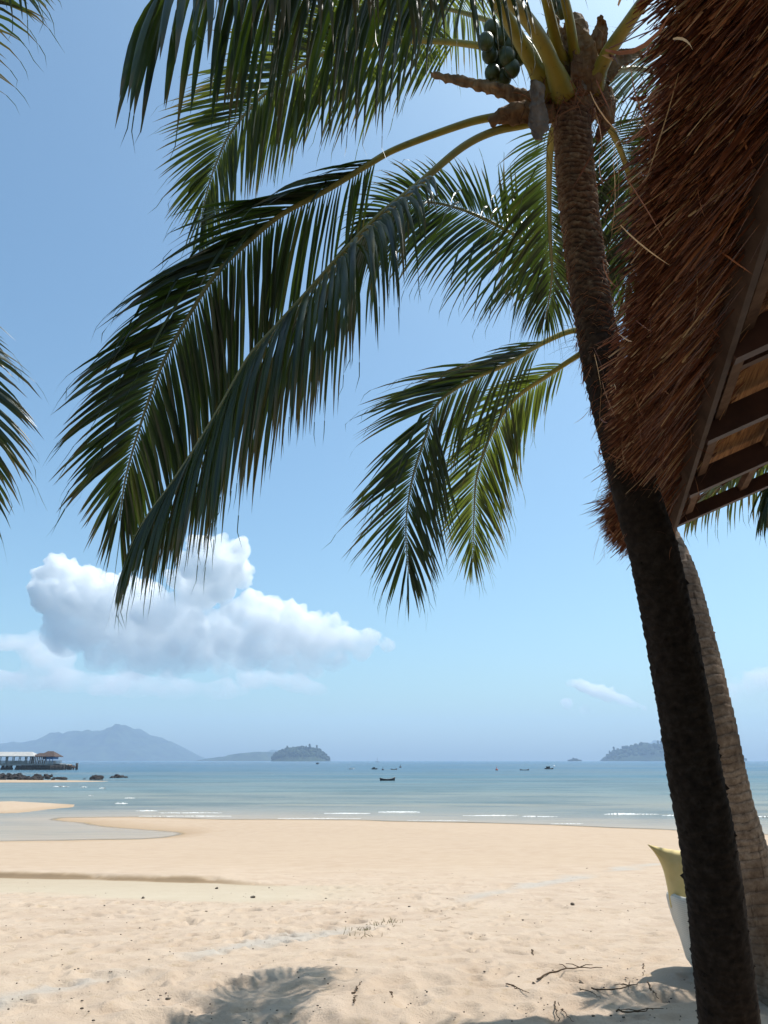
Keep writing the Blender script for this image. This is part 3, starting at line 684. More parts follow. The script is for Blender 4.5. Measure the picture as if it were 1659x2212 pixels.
def trunk(parent, ctrl, rads, mat, ring, ringamp, nz=430, flakes=0, seed=0, fib=False, warp=1., lump=1.):
    rn = random.Random(seed); pts, TL = resample(ctrl, nz); na = 44; mb = MB()
    ref = None; rings = []; ph0 = 0; fr = []
    spos = 0; marks = []
    while spos < TL: marks.append(spos); spos += ring * rn.uniform(.65, 1.4)
    for i, p in enumerate(pts):
        t = (pts[min(i + 1, nz - 1)] - pts[max(i - 1, 0)]).normalized()
        if ref is None: ref = t.cross(Vector((0, 1, 0)))
        ref = (ref - t * ref.dot(t)).normalized(); b = t.cross(ref); s = i / (nz - 1)
        r = float(np.interp(s, [a for a, _ in rads], [c for _, c in rads])); row = []; fr.append((p, ref, b, t, r))
        for k in range(na):
            th = 2 * math.pi * k / na; dirv = ref * math.cos(th) + b * math.sin(th)
            sl = s * TL + warp * .025 * noise.noise((math.cos(th) * 1.2, math.sin(th) * 1.2, s * TL * 1.5)) * 2 + warp * .02 * math.sin(th + s * 9)
            j = np.searchsorted(marks, sl) - 1; j = max(0, min(j, len(marks) - 2))
            ph = (sl - marks[j]) / (marks[j + 1] - marks[j]); saw = max(0, min(1, ph)) ** .7
            dn = noise.noise(dirv * 2.2 + Vector((0, 0, s * TL * 2.2))) * .5 + noise.noise(dirv * 7 + Vector((0, 0, s * TL * 9 + seed))) * .5
            am = ringamp(s)
            rr = r * (1 + am * (saw - .5)) + lump * .010 * dn + lump * .004 * noise.noise(p * 40 + dirv * 20)
            row.append(mb.vert(p + dirv * rr, (s, .5, saw)))
        rings.append(row)
    for A, B in zip(rings, rings[1:]):
        for k in range(na): mb.f.append((A[k], A[(k + 1) % na], B[(k + 1) % na], B[k]))
    mb.f.append(tuple(rings[-1]))
    for i in range(flakes):    # loose bark chips that break the outline
        s = rn.random() ** 1.1 * .93
        if noise.noise((s * 40, seed, 2.)) < rn.uniform(-.5, .25): continue
        p, ref_, b, t, r = fr[int(s * (nz - 1))]; th = rn.uniform(0, 6.283); dv = ref_ * math.cos(th) + b * math.sin(th); tn = dv.cross(t)
        c = p + dv * (r - .004); sz = rn.uniform(.005, .012) if rn.random() < .85 else rn.uniform(.012, .024)
        a = [c + tn * sz * rn.uniform(.4, 1) - t * sz * .5, c - tn * sz * rn.uniform(.4, 1) - t * sz * rn.uniform(.2, .7), c + t * sz * rn.uniform(.5, 1.4), c + dv * sz * rn.uniform(.5, 1.15) + t * sz * rn.uniform(-.3, .5)]
        I = [mb.vert(q, (s, .5, rn.random())) for q in a]
        mb.f += [(I[0], I[1], I[3]), (I[1], I[2], I[3]), (I[2], I[0], I[3])]
    o = mb.build('trunk', mat, parent)
    if fib:      # pale curled root fibres on the dark bark
        fb = MB()
        for i in range(900):
            s = rn.triangular(.50, .93, .76); p, ref_, b, t, r = fr[int(s * (nz - 1))]; th = rn.uniform(0, 6.283); dv = ref_ * math.cos(th) + b * math.sin(th); tn = dv.cross(t)
            c = p + dv * (r + .004); D = (tn * rn.choice((-1, 1)) + t * rn.uniform(-.6, .5)).normalized(); l = rn.uniform(.012, .03); pp = [c]
            for j in range(3): D = (D + DOWN * .45 + dv * .12).normalized(); pp.append(pp[-1] + D * l)
            fb.blade(pp, dv, [.0035, .004, .003, 0], .3, rn.uniform(.1, .9), .3)
        fb.build('bark_fibre', M['straw'], parent)['kind'] = 'stuff'
    return o, fr

# --- palm 1: the dark leaning coconut palm beside the pavilion
c1 = [(1602, 2480, 4.0), (1575, 2212, 4.0), (1559, 2065, 4.0), (1544, 1936, 4.0), (1519, 1765, 4.0), (1497, 1650, 4.02), (1473, 1500, 4.04), (1445, 1350, 4.06), (1413, 1200, 4.08), (1384, 1100, 4.1), (1357, 1000, 4.13), (1318, 850, 4.22), (1286, 700, 4.38), (1256, 500, 4.65), (1241, 350, 4.88), (1236, 250, 5.02), (1238, 185, 5.12)]
P1 = [U(*c) for c in c1]
pal1 = empty('palm_tree', (P1[0].x + .02, P1[0].y, 0)); tag(pal1, 'coconut palm with nearly black leaning trunk and green coconuts, growing beside the shaggy thatch', 'palm tree', 'palms along the beach')
P1 = [Vector((P1[0].x + .04, P1[0].y + .02, -.25))] + P1
def ra1(s): return float(np.interp(s, [0, .55, .72, .80, .9, 1], [.03, .05, .12, .30, .36, .2]))
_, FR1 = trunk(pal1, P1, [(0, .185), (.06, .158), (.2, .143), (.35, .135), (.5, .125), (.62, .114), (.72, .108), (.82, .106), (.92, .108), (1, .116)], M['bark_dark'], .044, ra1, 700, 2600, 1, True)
frond(pal1, [(1225, 222, 5.08), (1150, 240, 5.03), (1060, 254, 4.98), (996, 270, 4.94), (860, 320, 4.85), (795, 356, 4.8), (702, 413, 4.72), (609, 463, 4.64), (538, 521, 4.58), (466, 592, 4.5), (402, 692, 4.45), (351, 786, 4.4), (316, 879, 4.38), (287, 972, 4.38), (269, 1043, 4.4), (258, 1125, 4.42)],
      roll=26, tw=44, asc=(1.0, .36), lf=(1., .84), dsc=(1.15, .5), Lm=1.02, n=128, start=.33, droop=.72, a0=64, a1=30, wid=.029, lift=.10, seed=101, bend=.12, kink=-1, tipl=.42)
frond(pal1, [(1225, 240, 5.05), (1146, 266, 5.0), (1067, 284, 4.92), (996, 320, 4.82), (903, 399, 4.68), (824, 463, 4.56), (752, 535, 4.46), (674, 621, 4.36), (595, 707, 4.28), (538, 771, 4.22), (480, 871, 4.15), (423, 965, 4.1), (366, 1050, 4.06), (318, 1115, 4.04), (288, 1172, 4.03), (270, 1222, 4.03)],
      wid=.029, roll=-14, Lm=1.22, n=128, start=.30, droop=1.9, a0=80, a1=16, lift=-.1, seed=102, bend=.06, tipl=.20)
frond(pal1, [(1205, 160, 5.25), (1110, 115, 5.35), (1000, 94, 5.45), (900, 88, 5.5), (820, 94, 5.55), (703, 115, 5.6), (627, 158, 5.62), (557, 217, 5.62), (498, 287, 5.6), (463, 363, 5.6), (443, 430, 5.6), (433, 490, 5.6)],
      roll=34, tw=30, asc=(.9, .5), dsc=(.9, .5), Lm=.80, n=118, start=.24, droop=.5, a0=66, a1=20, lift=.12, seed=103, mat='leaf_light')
frond(pal1, [(1190, 205, 5.0), (1152, 140, 4.88), (1110, 65, 4.7), (1070, 0, 4.5), (1000, -75, 4.2), (880, -125, 3.9), (740, -145, 3.65), (600, -140, 3.42), (480, -110, 3.28), (390, -60, 3.2), (330, -5, 3.15)],
      roll=-8, Lm=1.18, n=56, start=.30, droop=2.9, a0=96, a1=82, lift=-.25, wid=.042, r0=.056, seed=104, tipl=.5)
frond(pal1, [(1218, 205, 4.95), (1176, 100, 4.7), (1130, 30, 4.45), (1104, 0, 4.33), (1040, -100, 3.95), (960, -190, 3.6), (850, -255, 3.25), (720, -290, 2.95), (600, -290, 2.7), (480, -230, 2.5)],
      roll=-8, Lm=1.05, n=52, start=.34, droop=2.6, a0=94, a1=76, lift=-.2, wid=.038, r0=.056, seed=105)
frond(pal1, [(1278, 190, 5.0), (1312, 118, 4.8), (1356, 52, 4.6), (1402, -14, 4.4), (1480, -120, 4.0), (1600, -220, 3.6), (1750, -300, 3.2)],
      roll=0, Lm=.9, n=70, start=.4, droop=1.2, r0=.056, seed=106)
frond(pal1, [(1245, 150, 5.0), (1225, 20, 4.65), (1180, -110, 4.25), (1120, -230, 3.8), (1060, -330, 3.4), (1000, -400, 3.0)],
      roll=4, Lm=.9, n=56, start=.26, droop=1.4, a0=70, r0=.036, seed=107)
frond(pal1, [(1218, 230, 5.25), (1192, 295, 5.45), (1186, 390, 5.75), (1188, 500, 6.05), (1192, 600, 6.35), (1178, 690, 6.6)],
      roll=0, Lm=.78, n=84, start=.10, droop=.75, a0=66, a1=24, r0=.035, seed=108)
frond(pal1, [(1285, 235, 5.3), (1330, 300, 5.55), (1362, 400, 5.85), (1368, 520, 6.15), (1350, 640, 6.4)], roll=0, Lm=.95, n=92, start=.12, droop=.6, seed=109)
frond(pal1, [(1290, 185, 5.3), (1350, 150, 5.65), (1420, 160, 6.05), (1490, 215, 6.4), (1540, 300, 6.7)], roll=0, Lm=.9, n=88, start=.15, droop=.5, seed=110)
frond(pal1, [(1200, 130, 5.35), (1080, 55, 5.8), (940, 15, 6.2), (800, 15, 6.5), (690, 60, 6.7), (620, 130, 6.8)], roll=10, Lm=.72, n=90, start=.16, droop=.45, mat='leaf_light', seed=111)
frond(pal1, [(1215, 150, 4.98), (1185, 20, 4.65), (1165, -70, 4.35), (1185, -130, 4.05), (1255, -165, 3.75), (1350, -165, 3.45), (1440, -130, 3.2)], roll=0, Lm=.66, n=70, start=.35, droop=1.2, a0=70, a1=40, r0=.04, seed=113)
# sheaths, dead spathes and fibre at the crown
def plate(name, pts, ws, mat, curl=.5, side=None, th=.006, seed=0):
    rn = random.Random(seed); P, TL = resample(pts, 14); mb = MB(); rows = []
    for i, p in enumerate(P):
        t = (P[min(i + 1, 13)] - P[max(i - 1, 0)]).normalized(); w = (side - t * side.dot(t)).normalized(); nn = t.cross(w)
        h = float(np.interp(i / 13, np.linspace(0, 1, len(ws)), ws)) / 2; row = []
        for k in range(7):
            q = k / 6 * 2 - 1; row.append(mb.vert(p + w * h * q * (1 + rn.uniform(-.08, .08)) + nn * (curl * h * q * q + rn.uniform(-.006, .006))))
        rows.append(row)
    for A, B in zip(rows, rows[1:]):
        for k in range(6): mb.f.append((A[k], B[k], B[k + 1], A[k + 1]))
    o = mb.build(name, mat, pal1); so = o.modifiers.new('solid', 'SOLIDIFY'); so.thickness = th; sb_ = o.modifiers.new('sub', 'SUBSURF'); sb_.levels = sb_.render_levels = 2; t_ = bpy.data.textures.new('wrinkle', 'CLOUDS'); t_.noise_scale = .05; t_.noise_depth = 3; d_ = o.modifiers.new('wrinkle', 'DISPLACE'); d_.texture = t_; d_.strength = .05; return o
SX = Vector((1, 0, 0)); SZ = Vector((0, 0, 1)); SY = Vector((0, 1, 0))
plate('dry_sheath', [U(1200, 235, 4.93), U(1140, 228, 4.9), (U(1090, 240, 4.88)), U(1056, 262, 4.87)], [.13, .17, .16, .05], M['sheath'], .8, SZ, .008, 1)
plate('grey_bract', [U(1152, 170, 4.85), U(1160, 210, 4.84), U(1163, 255, 4.83), U(1160, 302, 4.82)], [.02, .09, .07, .13, .12, .05], M['bract'], .4, SX, .008, 2)
plate('dead_spathe', [U(1190, 215, 5.0), U(1110, 195, 5.05), U(1020, 175, 5.15), U(930, 160, 5.3)], [.09, .10, .07, .03], M['sheath'], .9, SZ, .01, 3)
plate('dry_sheath', [U(1212, 205, 4.93), U(1215, 140, 4.92), U(1200, 80, 4.92), U(1195, 30, 4.95)], [.18, .17, .12, .03], M['sheath'], .5, SX, .008, 4)
plate('dry_sheath', [U(1255, 205, 4.93), U(1262, 150, 4.9), U(1255, 95, 4.9), U(1240, 50, 4.92)], [.2, .2, .14, .04], M['sheath'], -.5, SX, .008, 5)
plate('dry_sheath', [U(1290, 300, 4.97), U(1310, 262, 4.95), U(1312, 220, 4.95), U(1300, 180, 5.0)], [.03, .10, .14, .10], M['sheath'], .6, SX, .008, 6)
plate('dry_sheath', [U(1300, 190, 5.05), U(1330, 140, 5.05), U(1365, 120, 5.1), U(1390, 118, 5.15)], [.12, .14, .10, .03], M['sheath'], .6, SZ, .008, 7)
plate('dry_sheath', [U(1225, 225, 4.94), U(1240, 190, 4.92), U(1262, 195, 4.92), U(1275, 150, 4.93)], [.05, .12, .12, .03], M['bract'], .4, SX, .008, 8)
rn = random.Random(61)
for k in range(11):
    x = 1185 + 105 * rn.random(); t0 = 4.93 + .0016 * abs(x - 1237) + rn.uniform(-.03, .04); y0 = 225 - 120 * rn.random(); ln = rn.uniform(45, 90); dx = (x - 1237) * .35 + rn.gauss(0, 10)
    plate('dry_sheath', [U(x, y0 + 20, t0), U(x + dx * .3, y0 - ln * .3, t0 - .02), U(x + dx * .7, y0 - ln * .7, t0 - .02), U(x + dx + rn.gauss(0, 8), y0 - ln, t0 - .06)], [.10, .13, .09, .015], M['sheath'], rn.uniform(.3, .8), SX, .006, 70 + k)
cf = MB(); cp = [U(1237, 262, 5.02), U(1238, 225, 5.08), U(1240, 180, 5.14), U(1242, 120, 5.22), U(1243, 40, 5.35)]
cf.tube(resample(cp, 16)[0], [float(np.interp(i / 15, [0, .2, .5, 1], [.125, .165, .14, .06])) for i in range(16)], 20); cfo = cf.build('crown_shaft', M['sheath'], pal1)
dm = cfo.modifiers.new('sub', 'SUBSURF'); dm.levels = dm.render_levels = 2
tx = bpy.data.textures.new('shaft_lumps', 'CLOUDS'); tx.noise_scale = .07; dd = cfo.modifiers.new('lumps', 'DISPLACE'); dd.texture = tx; dd.strength = .06
fbm_ = MB(); rn = random.Random(44)
for i in range(500):
    p = U(1240 + rn.gauss(0, 45), 205 + rn.gauss(0, 55), 4.95 + rn.uniform(-.08, .12)); D = Vector((rn.gauss(0, 1), rn.gauss(0, .4), rn.gauss(-.3, .8))).normalized(); l = rn.uniform(.03, .07); pp = [p]
    for j in range(3): D = (D + DOWN * .35 + Vector((rn.gauss(0, .3), 0, 0))).normalized(); pp.append(pp[-1] + D * l)
    fbm_.blade(pp, SX, [.004, .004, .003, 0], .2, rn.uniform(0, .8), .3)
fbm_.build('crown_fibre', M['straw'], pal1)['kind'] = 'stuff'
rn = random.Random(9); CN = []
stalkp = [U(1185, 175, 5.15), U(1140, 90, 5.2), U(1095, 75, 5.2), U(1080, 120, 5.2)]
b = MB(); b.tube(resample(stalkp, 14)[0], .018, 8); b.build('fruit_stalk', M['stalk'], pal1)
for i, (x, y) in enumerate([(1062, 62), (1086, 78), (1108, 98), (1072, 96), (1096, 122), (1058, 118), (1078, 140), (1106, 148), (1064, 158), (1088, 168), (1050, 90), (1120, 122), (1212, 22), (1195, 6)]):
    t = 5.15 + rn.uniform(-.1, .1) if i < 12 else 5.3; p = U(x, y, t); cb = MB(); cb.ellipsoid(p, .054, .054, .068, 14, 10)
    for j, v in enumerate(cb.v):
        pass
    cb.build('coconut', M['coconut'], pal1)

# --- palm 2: lighter ringed trunk behind
c2 = [(1690, 2212, 5.42), (1655, 2040, 5.55), (1612, 1858, 5.72), (1583, 1755, 5.82), (1573, 1715, 5.86), (1541, 1556, 6.0), (1506, 1398, 6.25), (1465, 1239, 6.55), (1424, 1145, 6.75), (1380, 1020, 6.95), (1330, 860, 7.15), (1292, 730, 7.35)]
P2 = [U(*c) for c in c2]; P2[0].z = max(P2[0].z, -.05); P2 = [Vector((P2[0].x + .07, P2[0].y + .02, -.35))] + P2
pal2 = empty('palm_tree', (P2[0].x, P2[0].y, 0)); tag(pal2, 'coconut palm with pale brown ringed trunk standing just behind the black trunk', 'palm tree', 'palms along the beach')
trunk(pal2, P2, [(0, .20), (.08, .178), (.3, .162), (.6, .148), (.85, .125), (1, .12)], M['bark_light'], .062, lambda s: .05, 620, 260, 2, warp=.4, lump=.6)
frond(pal2, [(1288, 722, 7.4), (1239, 714, 7.35), (1168, 743, 7.25), (1096, 786, 7.1), (1017, 821, 7.0), (946, 871, 6.9), (917, 950, 6.85), (892, 1029, 6.82), (878, 1115, 6.8), (878, 1190, 6.8), (884, 1240, 6.8)],
      roll=30, tw=52, asc=(.95, .35), dsc=(.9, .4), Lm=1.05, n=120, start=.17, droop=.48, a0=64, a1=30, wid=.028, lift=.08, seed=201, bend=.10, kink=-1, tipl=.42)
frond(pal2, [(1288, 740, 7.4), (1254, 764, 7.4), (1189, 807, 7.4), (1110, 864, 7.55), (1060, 940, 7.75), (1030, 1030, 7.9), (1024, 1110, 8.0), (1022, 1165, 8.05), (1022, 1215, 8.1)],
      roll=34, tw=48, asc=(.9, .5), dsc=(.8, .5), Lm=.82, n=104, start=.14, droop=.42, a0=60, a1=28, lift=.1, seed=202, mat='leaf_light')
frond(pal2, [(1290, 720, 7.4), (1245, 622, 7.35), (1200, 562, 7.25), (1142, 525, 7.15), (1069, 484, 7.05), (1022, 462, 6.98), (987, 449, 6.92), (928, 437, 6.85), (860, 445, 6.8), (800, 480, 6.75), (750, 540, 6.7)],
      roll=58, Lm=1.0, n=128, start=.16, droop=.5, a0=72, a1=24, lift=.08, seed=203, lf=(1., .62), bend=.14)
frond(pal2, [(1295, 715, 7.4), (1330, 620, 7.5), (1360, 520, 7.7), (1375, 440, 7.9), (1370, 380, 8.2)], roll=0, Lm=.9, n=88, start=.15, droop=.5, seed=204)
frond(pal2, [(1300, 720, 7.4), (1390, 640, 7.5), (1490, 610, 7.6), (1590, 640, 7.7), (1680, 720, 7.8)], roll=0, Lm=.9, n=88, start=.15, droop=.6, seed=205)
b = MB(); rn = random.Random(3)
for i in range(40):
    p = U(1262 + rn.uniform(-10, 25), 745 + rn.uniform(-30, 30), 7.38); D = Vector((-rn.random(), rn.gauss(0, .4), rn.gauss(-.2, .4))).normalized(); pp = [p]
    for j in range(4): D = (D + DOWN * .25).normalized(); pp.append(pp[-1] + D * rn.uniform(.06, .11))
    b.blade(pp, SY, [.006, .006, .005, .004, 0], .2, .2, .3)
b.build('flower_stalk', M['twig'], pal2)
cs = MB(); cs.tube(resample([U(1305, 790, 7.3), U(1290, 725, 7.38), U(1288, 670, 7.45), U(1290, 610, 7.55)], 12)[0], [.14, .17, .16, .15, .15, .13, .12, .1, .09, .08, .07, .05], 16); cs.build('crown_shaft', M['sheath'], pal2)

# --- palm 3 at the left edge, palm 4 at the right: their trunks stand outside the view
def side_palm(crown, lean, label, seed):
    C = U(*crown); base = Vector((C.x + lean[0], C.y + lean[1], 0)); base.z = gz(base.x, base.y)
    root = empty('palm_tree', base); tag(root, label, 'palm tree', 'palms along the beach')
    mid = base.lerp(C, .5) + Vector((lean[0] * .12, lean[1] * .12, 0))
    trunk(root, [base - Vector((0, 0, .3)), base.lerp(mid, .5), mid, mid.lerp(C, .6), C], [(0, .2), (.1, .16), (1, .12)], M['bark_light'], .06, lambda s: .08, 220, 80, seed)
    return root
pal3 = side_palm((-420, 450, 4.9), (-.5, .3), 'palm at the left edge of the view, only its drooping fronds reaching into the sky', 31)
frond(pal3, [(-420, 450, 4.9), (-330, 500, 4.8), (-230, 640, 4.7), (-155, 740, 4.65), (-110, 850, 4.6), (-90, 950, 4.6), (-75, 1040, 4.6), (-62, 1110, 4.6)], roll=52, Lm=.78, n=96, start=.2, droop=.42, a0=58, a1=26, lift=.08, seed=301, wid=.032, bend=.10)
frond(pal3, [(-420, 440, 4.9), (-330, 250, 4.7), (-220, 60, 4.5), (-120, -70, 4.3), (-50, -100, 4.2), (10, -60, 4.15)], roll=0, Lm=.75, n=60, start=.25, droop=.7, seed=302, tipl=.5)
frond(pal3, [(-420, 440, 4.9), (-560, 330, 4.9), (-760, 350, 4.9), (-900, 480, 4.9)], roll=0, n=60, droop=.7, seed=303)
frond(pal3, [(-420, 440, 4.9), (-450, 300, 5.4), (-480, 220, 6.1), (-500, 230, 6.9)], roll=0, n=60, droop=.7, seed=304)
frond(pal3, [(-420, 450, 4.9), (-500, 520, 5.2), (-590, 680, 5.6), (-620, 850, 5.8)], roll=0, n=60, droop=.7, seed=305)
pal4 = side_palm((1960, 840, 8.0), (.5, .2), 'palm at the right edge, its green leaves hanging below the roof beam', 41)
frond(pal4, [(1960, 840, 8.0), (1880, 850, 7.9), (1790, 885, 7.8), (1700, 935, 7.7), (1620, 985, 7.65), (1560, 1030, 7.6), (1520, 1070, 7.6)], roll=14, Lm=1.0, n=62, start=.15, droop=1.3, a0=74, a1=40, lift=0, wid=.042, mat='leaf_light', seed=401, tipl=.5)
frond(pal4, [(1960, 850, 8.0), (1880, 890, 7.6), (1800, 930, 7.4), (1730, 975, 7.2), (1680, 1030, 7.1), (1655, 1090, 7.1)], roll=10, Lm=.9, n=92, start=.15, droop=1.2, a0=66, a1=24, lift=0, wid=.036, seed=402)
frond(pal4, [(1960, 840, 8.0), (2060, 760, 8.0), (2180, 780, 8.0), (2280, 900, 8.0)], roll=0, n=60, droop=.7, seed=403)
frond(pal4, [(1960, 840, 8.0), (1950, 700, 8.3), (1930, 620, 9.0), (1900, 620, 9.8)], roll=0, n=60, droop=.7, seed=404)

# ------------------------------------------------------------------ thatched pavilion
C = Vector((1.93, 4.97, 3.13)); E = Vector((-.26, -.9656, 0)).normalized(); PHI = R(21)
B = Vector((.9656, -.26, 0)).normalized() * math.cos(PHI) + Vector((0, 0, math.sin(PHI))); NR = E.cross(B); NR = NR if NR.z > 0 else -NR
RL, EL = 3.4, 7.6
pav = empty('thatched_pavilion', (3.2, 2.6, 0)); tag(pav, 'open pavilion with shaggy reddish thatch and dark rafters overhanging at the upper right', 'pavilion')
def Q(s, u, w): return C + E * s + B * u + NR * w
# rafters
RS = [.02] + list(np.arange(.78, EL, .82))
for ri, s in enumerate(RS):
    dp = .085 if ri == 0 else .125
    b = MB(); b.bar(Q(s, .012, .035 - dp / 2), Q(s, RL, .035 - dp / 2), .055, dp, NR); b.build('rafter', M['beam'], pav, smooth=False)
for s, s2 in zip(RS, RS[1:]):
    for u in np.arange(.12, RL, .40):
        b = MB(); uo = u + random.uniform(-.02, .02); b.bar(Q(s + .03, uo, .012), Q(s2 - .03, uo, .012), .05, .04, NR); b.build('batten', M['batten'], pav, smooth=False)
    m_ = (s + s2) / 2
    b = MB(); b.bar(Q(m_, .02, .05), Q(m_, RL, .05), .045, .035, NR); b.build('ceiling_lath', M['beam'], pav, smooth=False)
b = MB(); b.bar(Q(-.02, -.005, -.0), Q(EL, -.005, -.0), .028, .15, NR); b.build('fascia_board', M['fascia'], pav, smooth=False)
pm = MB(); pm.box(Vector((0, 0, 0)), Vector((EL / 2 - .05, 0, 0)), Vector((0, RL / 2, 0)), Vector((0, 0, .008)))
po = pm.build('reed_ceiling', M['panel'], None, smooth=False); po.parent = pav
mw = Matrix.Translation(Q(EL / 2 + .09, RL / 2 + .03, .085)) @ Matrix((tuple(E), tuple(B), tuple(NR))).transposed().to_4x4()
po.matrix_parent_inverse = Matrix.Translation(-Vector(pav.location)); po.matrix_basis = mw
# other slope
ridge_b = Vector((.9656, -.26, 0)).normalized() * math.cos(PHI) - Vector((0, 0, math.sin(PHI))); NR2 = Vector((B.x, B.y, 0)).normalized() * math.sin(PHI) + Vector((0, 0, math.cos(PHI)))
th = MB()
th.box(Q(EL / 2 + .02, RL / 2 + .06, .21), E * (EL / 2 + .03), B * (RL / 2 + .14), NR * .085)
apex = Q(EL / 2, RL, .21); th.box(apex + ridge_b * RL / 2, E * (EL / 2 + .05), ridge_b * (RL / 2 + .3), NR2 * .088)
tho = th.build('thatch', M['thatch'], pav, smooth=False)
for s in np.arange(.3, EL, 1.4):
    b = MB(); b.bar(Q(s, RL, 0), Q(s, RL, 0) + ridge_b * RL, .06, .15, NR2); b.build('rafter', M['beam'], pav, smooth=False)
for (s, u) in ((.45, 1.55), (4.2, 1.3), (7.2, .9)):
    p = Q(s, u, -.08); b = MB(); g = gz(p.x, p.y); b.tube([Vector((p.x, p.y, g - .2)), Vector((p.x, p.y, p.z))], .085, 14); b.build('post', M['beam'], pav)
for (s, ) in ((.45,), (4.2,), (7.2,)):
    p = Q(s, RL, 0) + ridge_b * 2.2; b = MB(); b.tube([Vector((p.x, p.y, -.2)), Vector((p.x, p.y, p.z - .08))], .085, 14); b.build('post', M['beam'], pav)
# straw: thousands of stalks laid down the slope and hanging past the eave
sw = MB(); rn = random.Random(77); OUT = -B
for i in range(30000):
    s = rn.uniform(-.10, 5.6) if rn.random() < .93 else rn.uniform(-.22, .3)
    lay = rn.random(); w = .10 + .19 * lay - .03
    tipu = -.365 + rn.gauss(0, .045) + .10 * (1 - lay) * rn.random() + .05 * noise.noise((s * 2.3, 1.7, 4.)); u0 = rn.uniform(-.10, .28); tipu *= 1 - .22 * min(1, max(0, (s - 2.3) / 1.5)); l = max(.1, u0 - tipu)
    if lay < .5 and rn.random() < .55:
        tipu = rn.uniform(-.36, .04) * (1 - .22 * min(1, max(0, (s - 2.3) / 1.5))); l = rn.uniform(.16, .36); u0 = tipu + l; w = .085 + .06 * rn.random()
    jit = .11 if rn.random() < .88 else .42
    D = (OUT + E * rn.gauss(.02, jit) + NR * rn.gauss(-.10 + .05 * lay, .11) + DOWN * rn.uniform(0, .25)).normalized()
    clump = .5 + .5 * noise.noise((s * 5, lay * 3, 0)); l *= .90 + .16 * clump
    p = Q(s, u0 - .0, w); n_ = 4; pp = [p]; cv = Vector((rn.gauss(0, .025), rn.gauss(0, .025), -.03))
    for j in range(n_):
        pp.append(pp[-1] + D * l / n_); D = (D + cv + DOWN * .05).normalized()
    pp.append(pp[-1] + (pp[-1] - pp[-2]) * .06)
    wd = rn.uniform(.0026, .005) if rn.random() < .86 else rn.uniform(.006, .010); side = E if rn.random() < .6 else NR
    sw.blade(pp, side, [wd, wd, wd, wd * .95, wd * .85, 0], .3, min(1, max(0, rn.gauss(.38, .30) + .45 * (clump - .5) + (.35 if rn.random() < .03 else 0))), .4)
for i in range(260):      # loose dangling stalks and curled shavings
    s = rn.uniform(-.1, 4.6); p = Q(s, rn.uniform(-.5, .1), .06 + rn.uniform(-.06, .05)); D = (DOWN * rn.uniform(.3, 1) + OUT * rn.uniform(-.4, .6) + E * rn.gauss(0, .5)).normalized(); l = rn.uniform(.06, .24); pp = [p]
    cv = Vector((rn.gauss(0, .08), rn.gauss(0, .08), rn.gauss(0, .08)))
    for j in range(5): pp.append(pp[-1] + D * l / 5); D = (D + cv).normalized()
    wd = rn.uniform(.004, .011); sw.blade(pp, E, [wd * .6, wd, wd, wd, wd * .6, 0], .3, min(1, max(0, rn.gauss(.6, .25))), .4)
for i in range(2600):     # gable edge at the far end
    u = rn.uniform(-.2, 3.2); p = Q(rn.uniform(-.06, .1), u, rn.uniform(.11, .35)); D = (OUT * rn.uniform(.5, 1) - E * rn.uniform(.0, .35) + NR * rn.gauss(0, .08)).normalized(); l = rn.uniform(.15, .35); pp = [p + D * l * j / 3 for j in range(4)]
    wd = rn.uniform(.004, .009); sw.blade(pp, NR, [wd, wd, wd * .8, 0], .3, min(1, max(0, rn.gauss(.36, .2))), .4)
so = sw.build('straw_fringe', M['straw'], tho); so.matrix_parent_inverse = Matrix.Identity(4)

# ------------------------------------------------------------------ wicker sofa and cushions
sx, sy = 3.09, 6.86; g0 = gz(sx, sy) - .01
sofa = empty('wicker_sofa', (sx, sy, g0)); tag(sofa, 'white woven wicker sofa seen from behind the palm trunks, facing the sea', 'sofa')
def superell(a, hx, hy, n=3.2):
    c, s = math.cos(a), math.sin(a); return Vector((hx * abs(c) ** (2 / n) * (1 if c >= 0 else -1), hy * abs(s) ** (2 / n) * (1 if s >= 0 else -1), 0))
def shell(name, prof, mat, arc=(0, 2 * math.pi), na=96, closed=True, parent=sofa, rim=None):
    mb = MB(); rows = []; uv = []
    for (z, hx, hy) in prof:
        row = []; 
        for k in range(na + (0 if closed else 1)):
            a = arc[0] + (arc[1] - arc[0]) * k / na; p = superell(a, hx, hy); zz = z if rim is None else z * rim(a); row.append(mb.vert(Vector((sx, sy, g0 + zz)) + p)); uv.append((k * 1.0, z / .016))
        rows.append(row)
    m = len(rows[0])
    for A, Bq in zip(rows, rows[1:]):
        for k in range(m if closed else m - 1): mb.f.append((A[k], A[(k + 1) % m], Bq[(k + 1) % m], Bq[k]))
    o = mb.build(name, mat, parent); ul = o.data.uv_layers.new(name='UVMap')
    for poly in o.data.polygons:
        ks = [uv[o.data.loops[li].vertex_index][0] for li in poly.loop_indices]; wrap = max(ks) - min(ks) > na / 2
        for li in poly.loop_indices:
            a, b_ = uv[o.data.loops[li].vertex_index]; ul.data[li].uv = ((a + (na if wrap and a < na / 2 else 0)) * 2, b_)
    return o
rim = lambda a: 1.0 if math.sin(a) < .2 else max(.62, 1 - .55 * (math.sin(a) - .2))
prof = [(.0, .58, .28), (.02, .62, .30), (.1, .672, .325), (.25, .70, .35), (.40, .742, .375), (.51, .765, .39), (.56, .772, .395), (.58, .764, .388), (.587, .748, .372), (.575, .728, .35), (.45, .70, .335), (.30, .66, .31)]
shell('backrest_shell', prof, M['wicker'], na=150, rim=rim)
mb = MB(); mb.ellipsoid(Vector((sx, sy + .01, g0 + .30)), .66, .31, .11, 28, 10); mb.build('seat_pad', M['seat'], sofa)
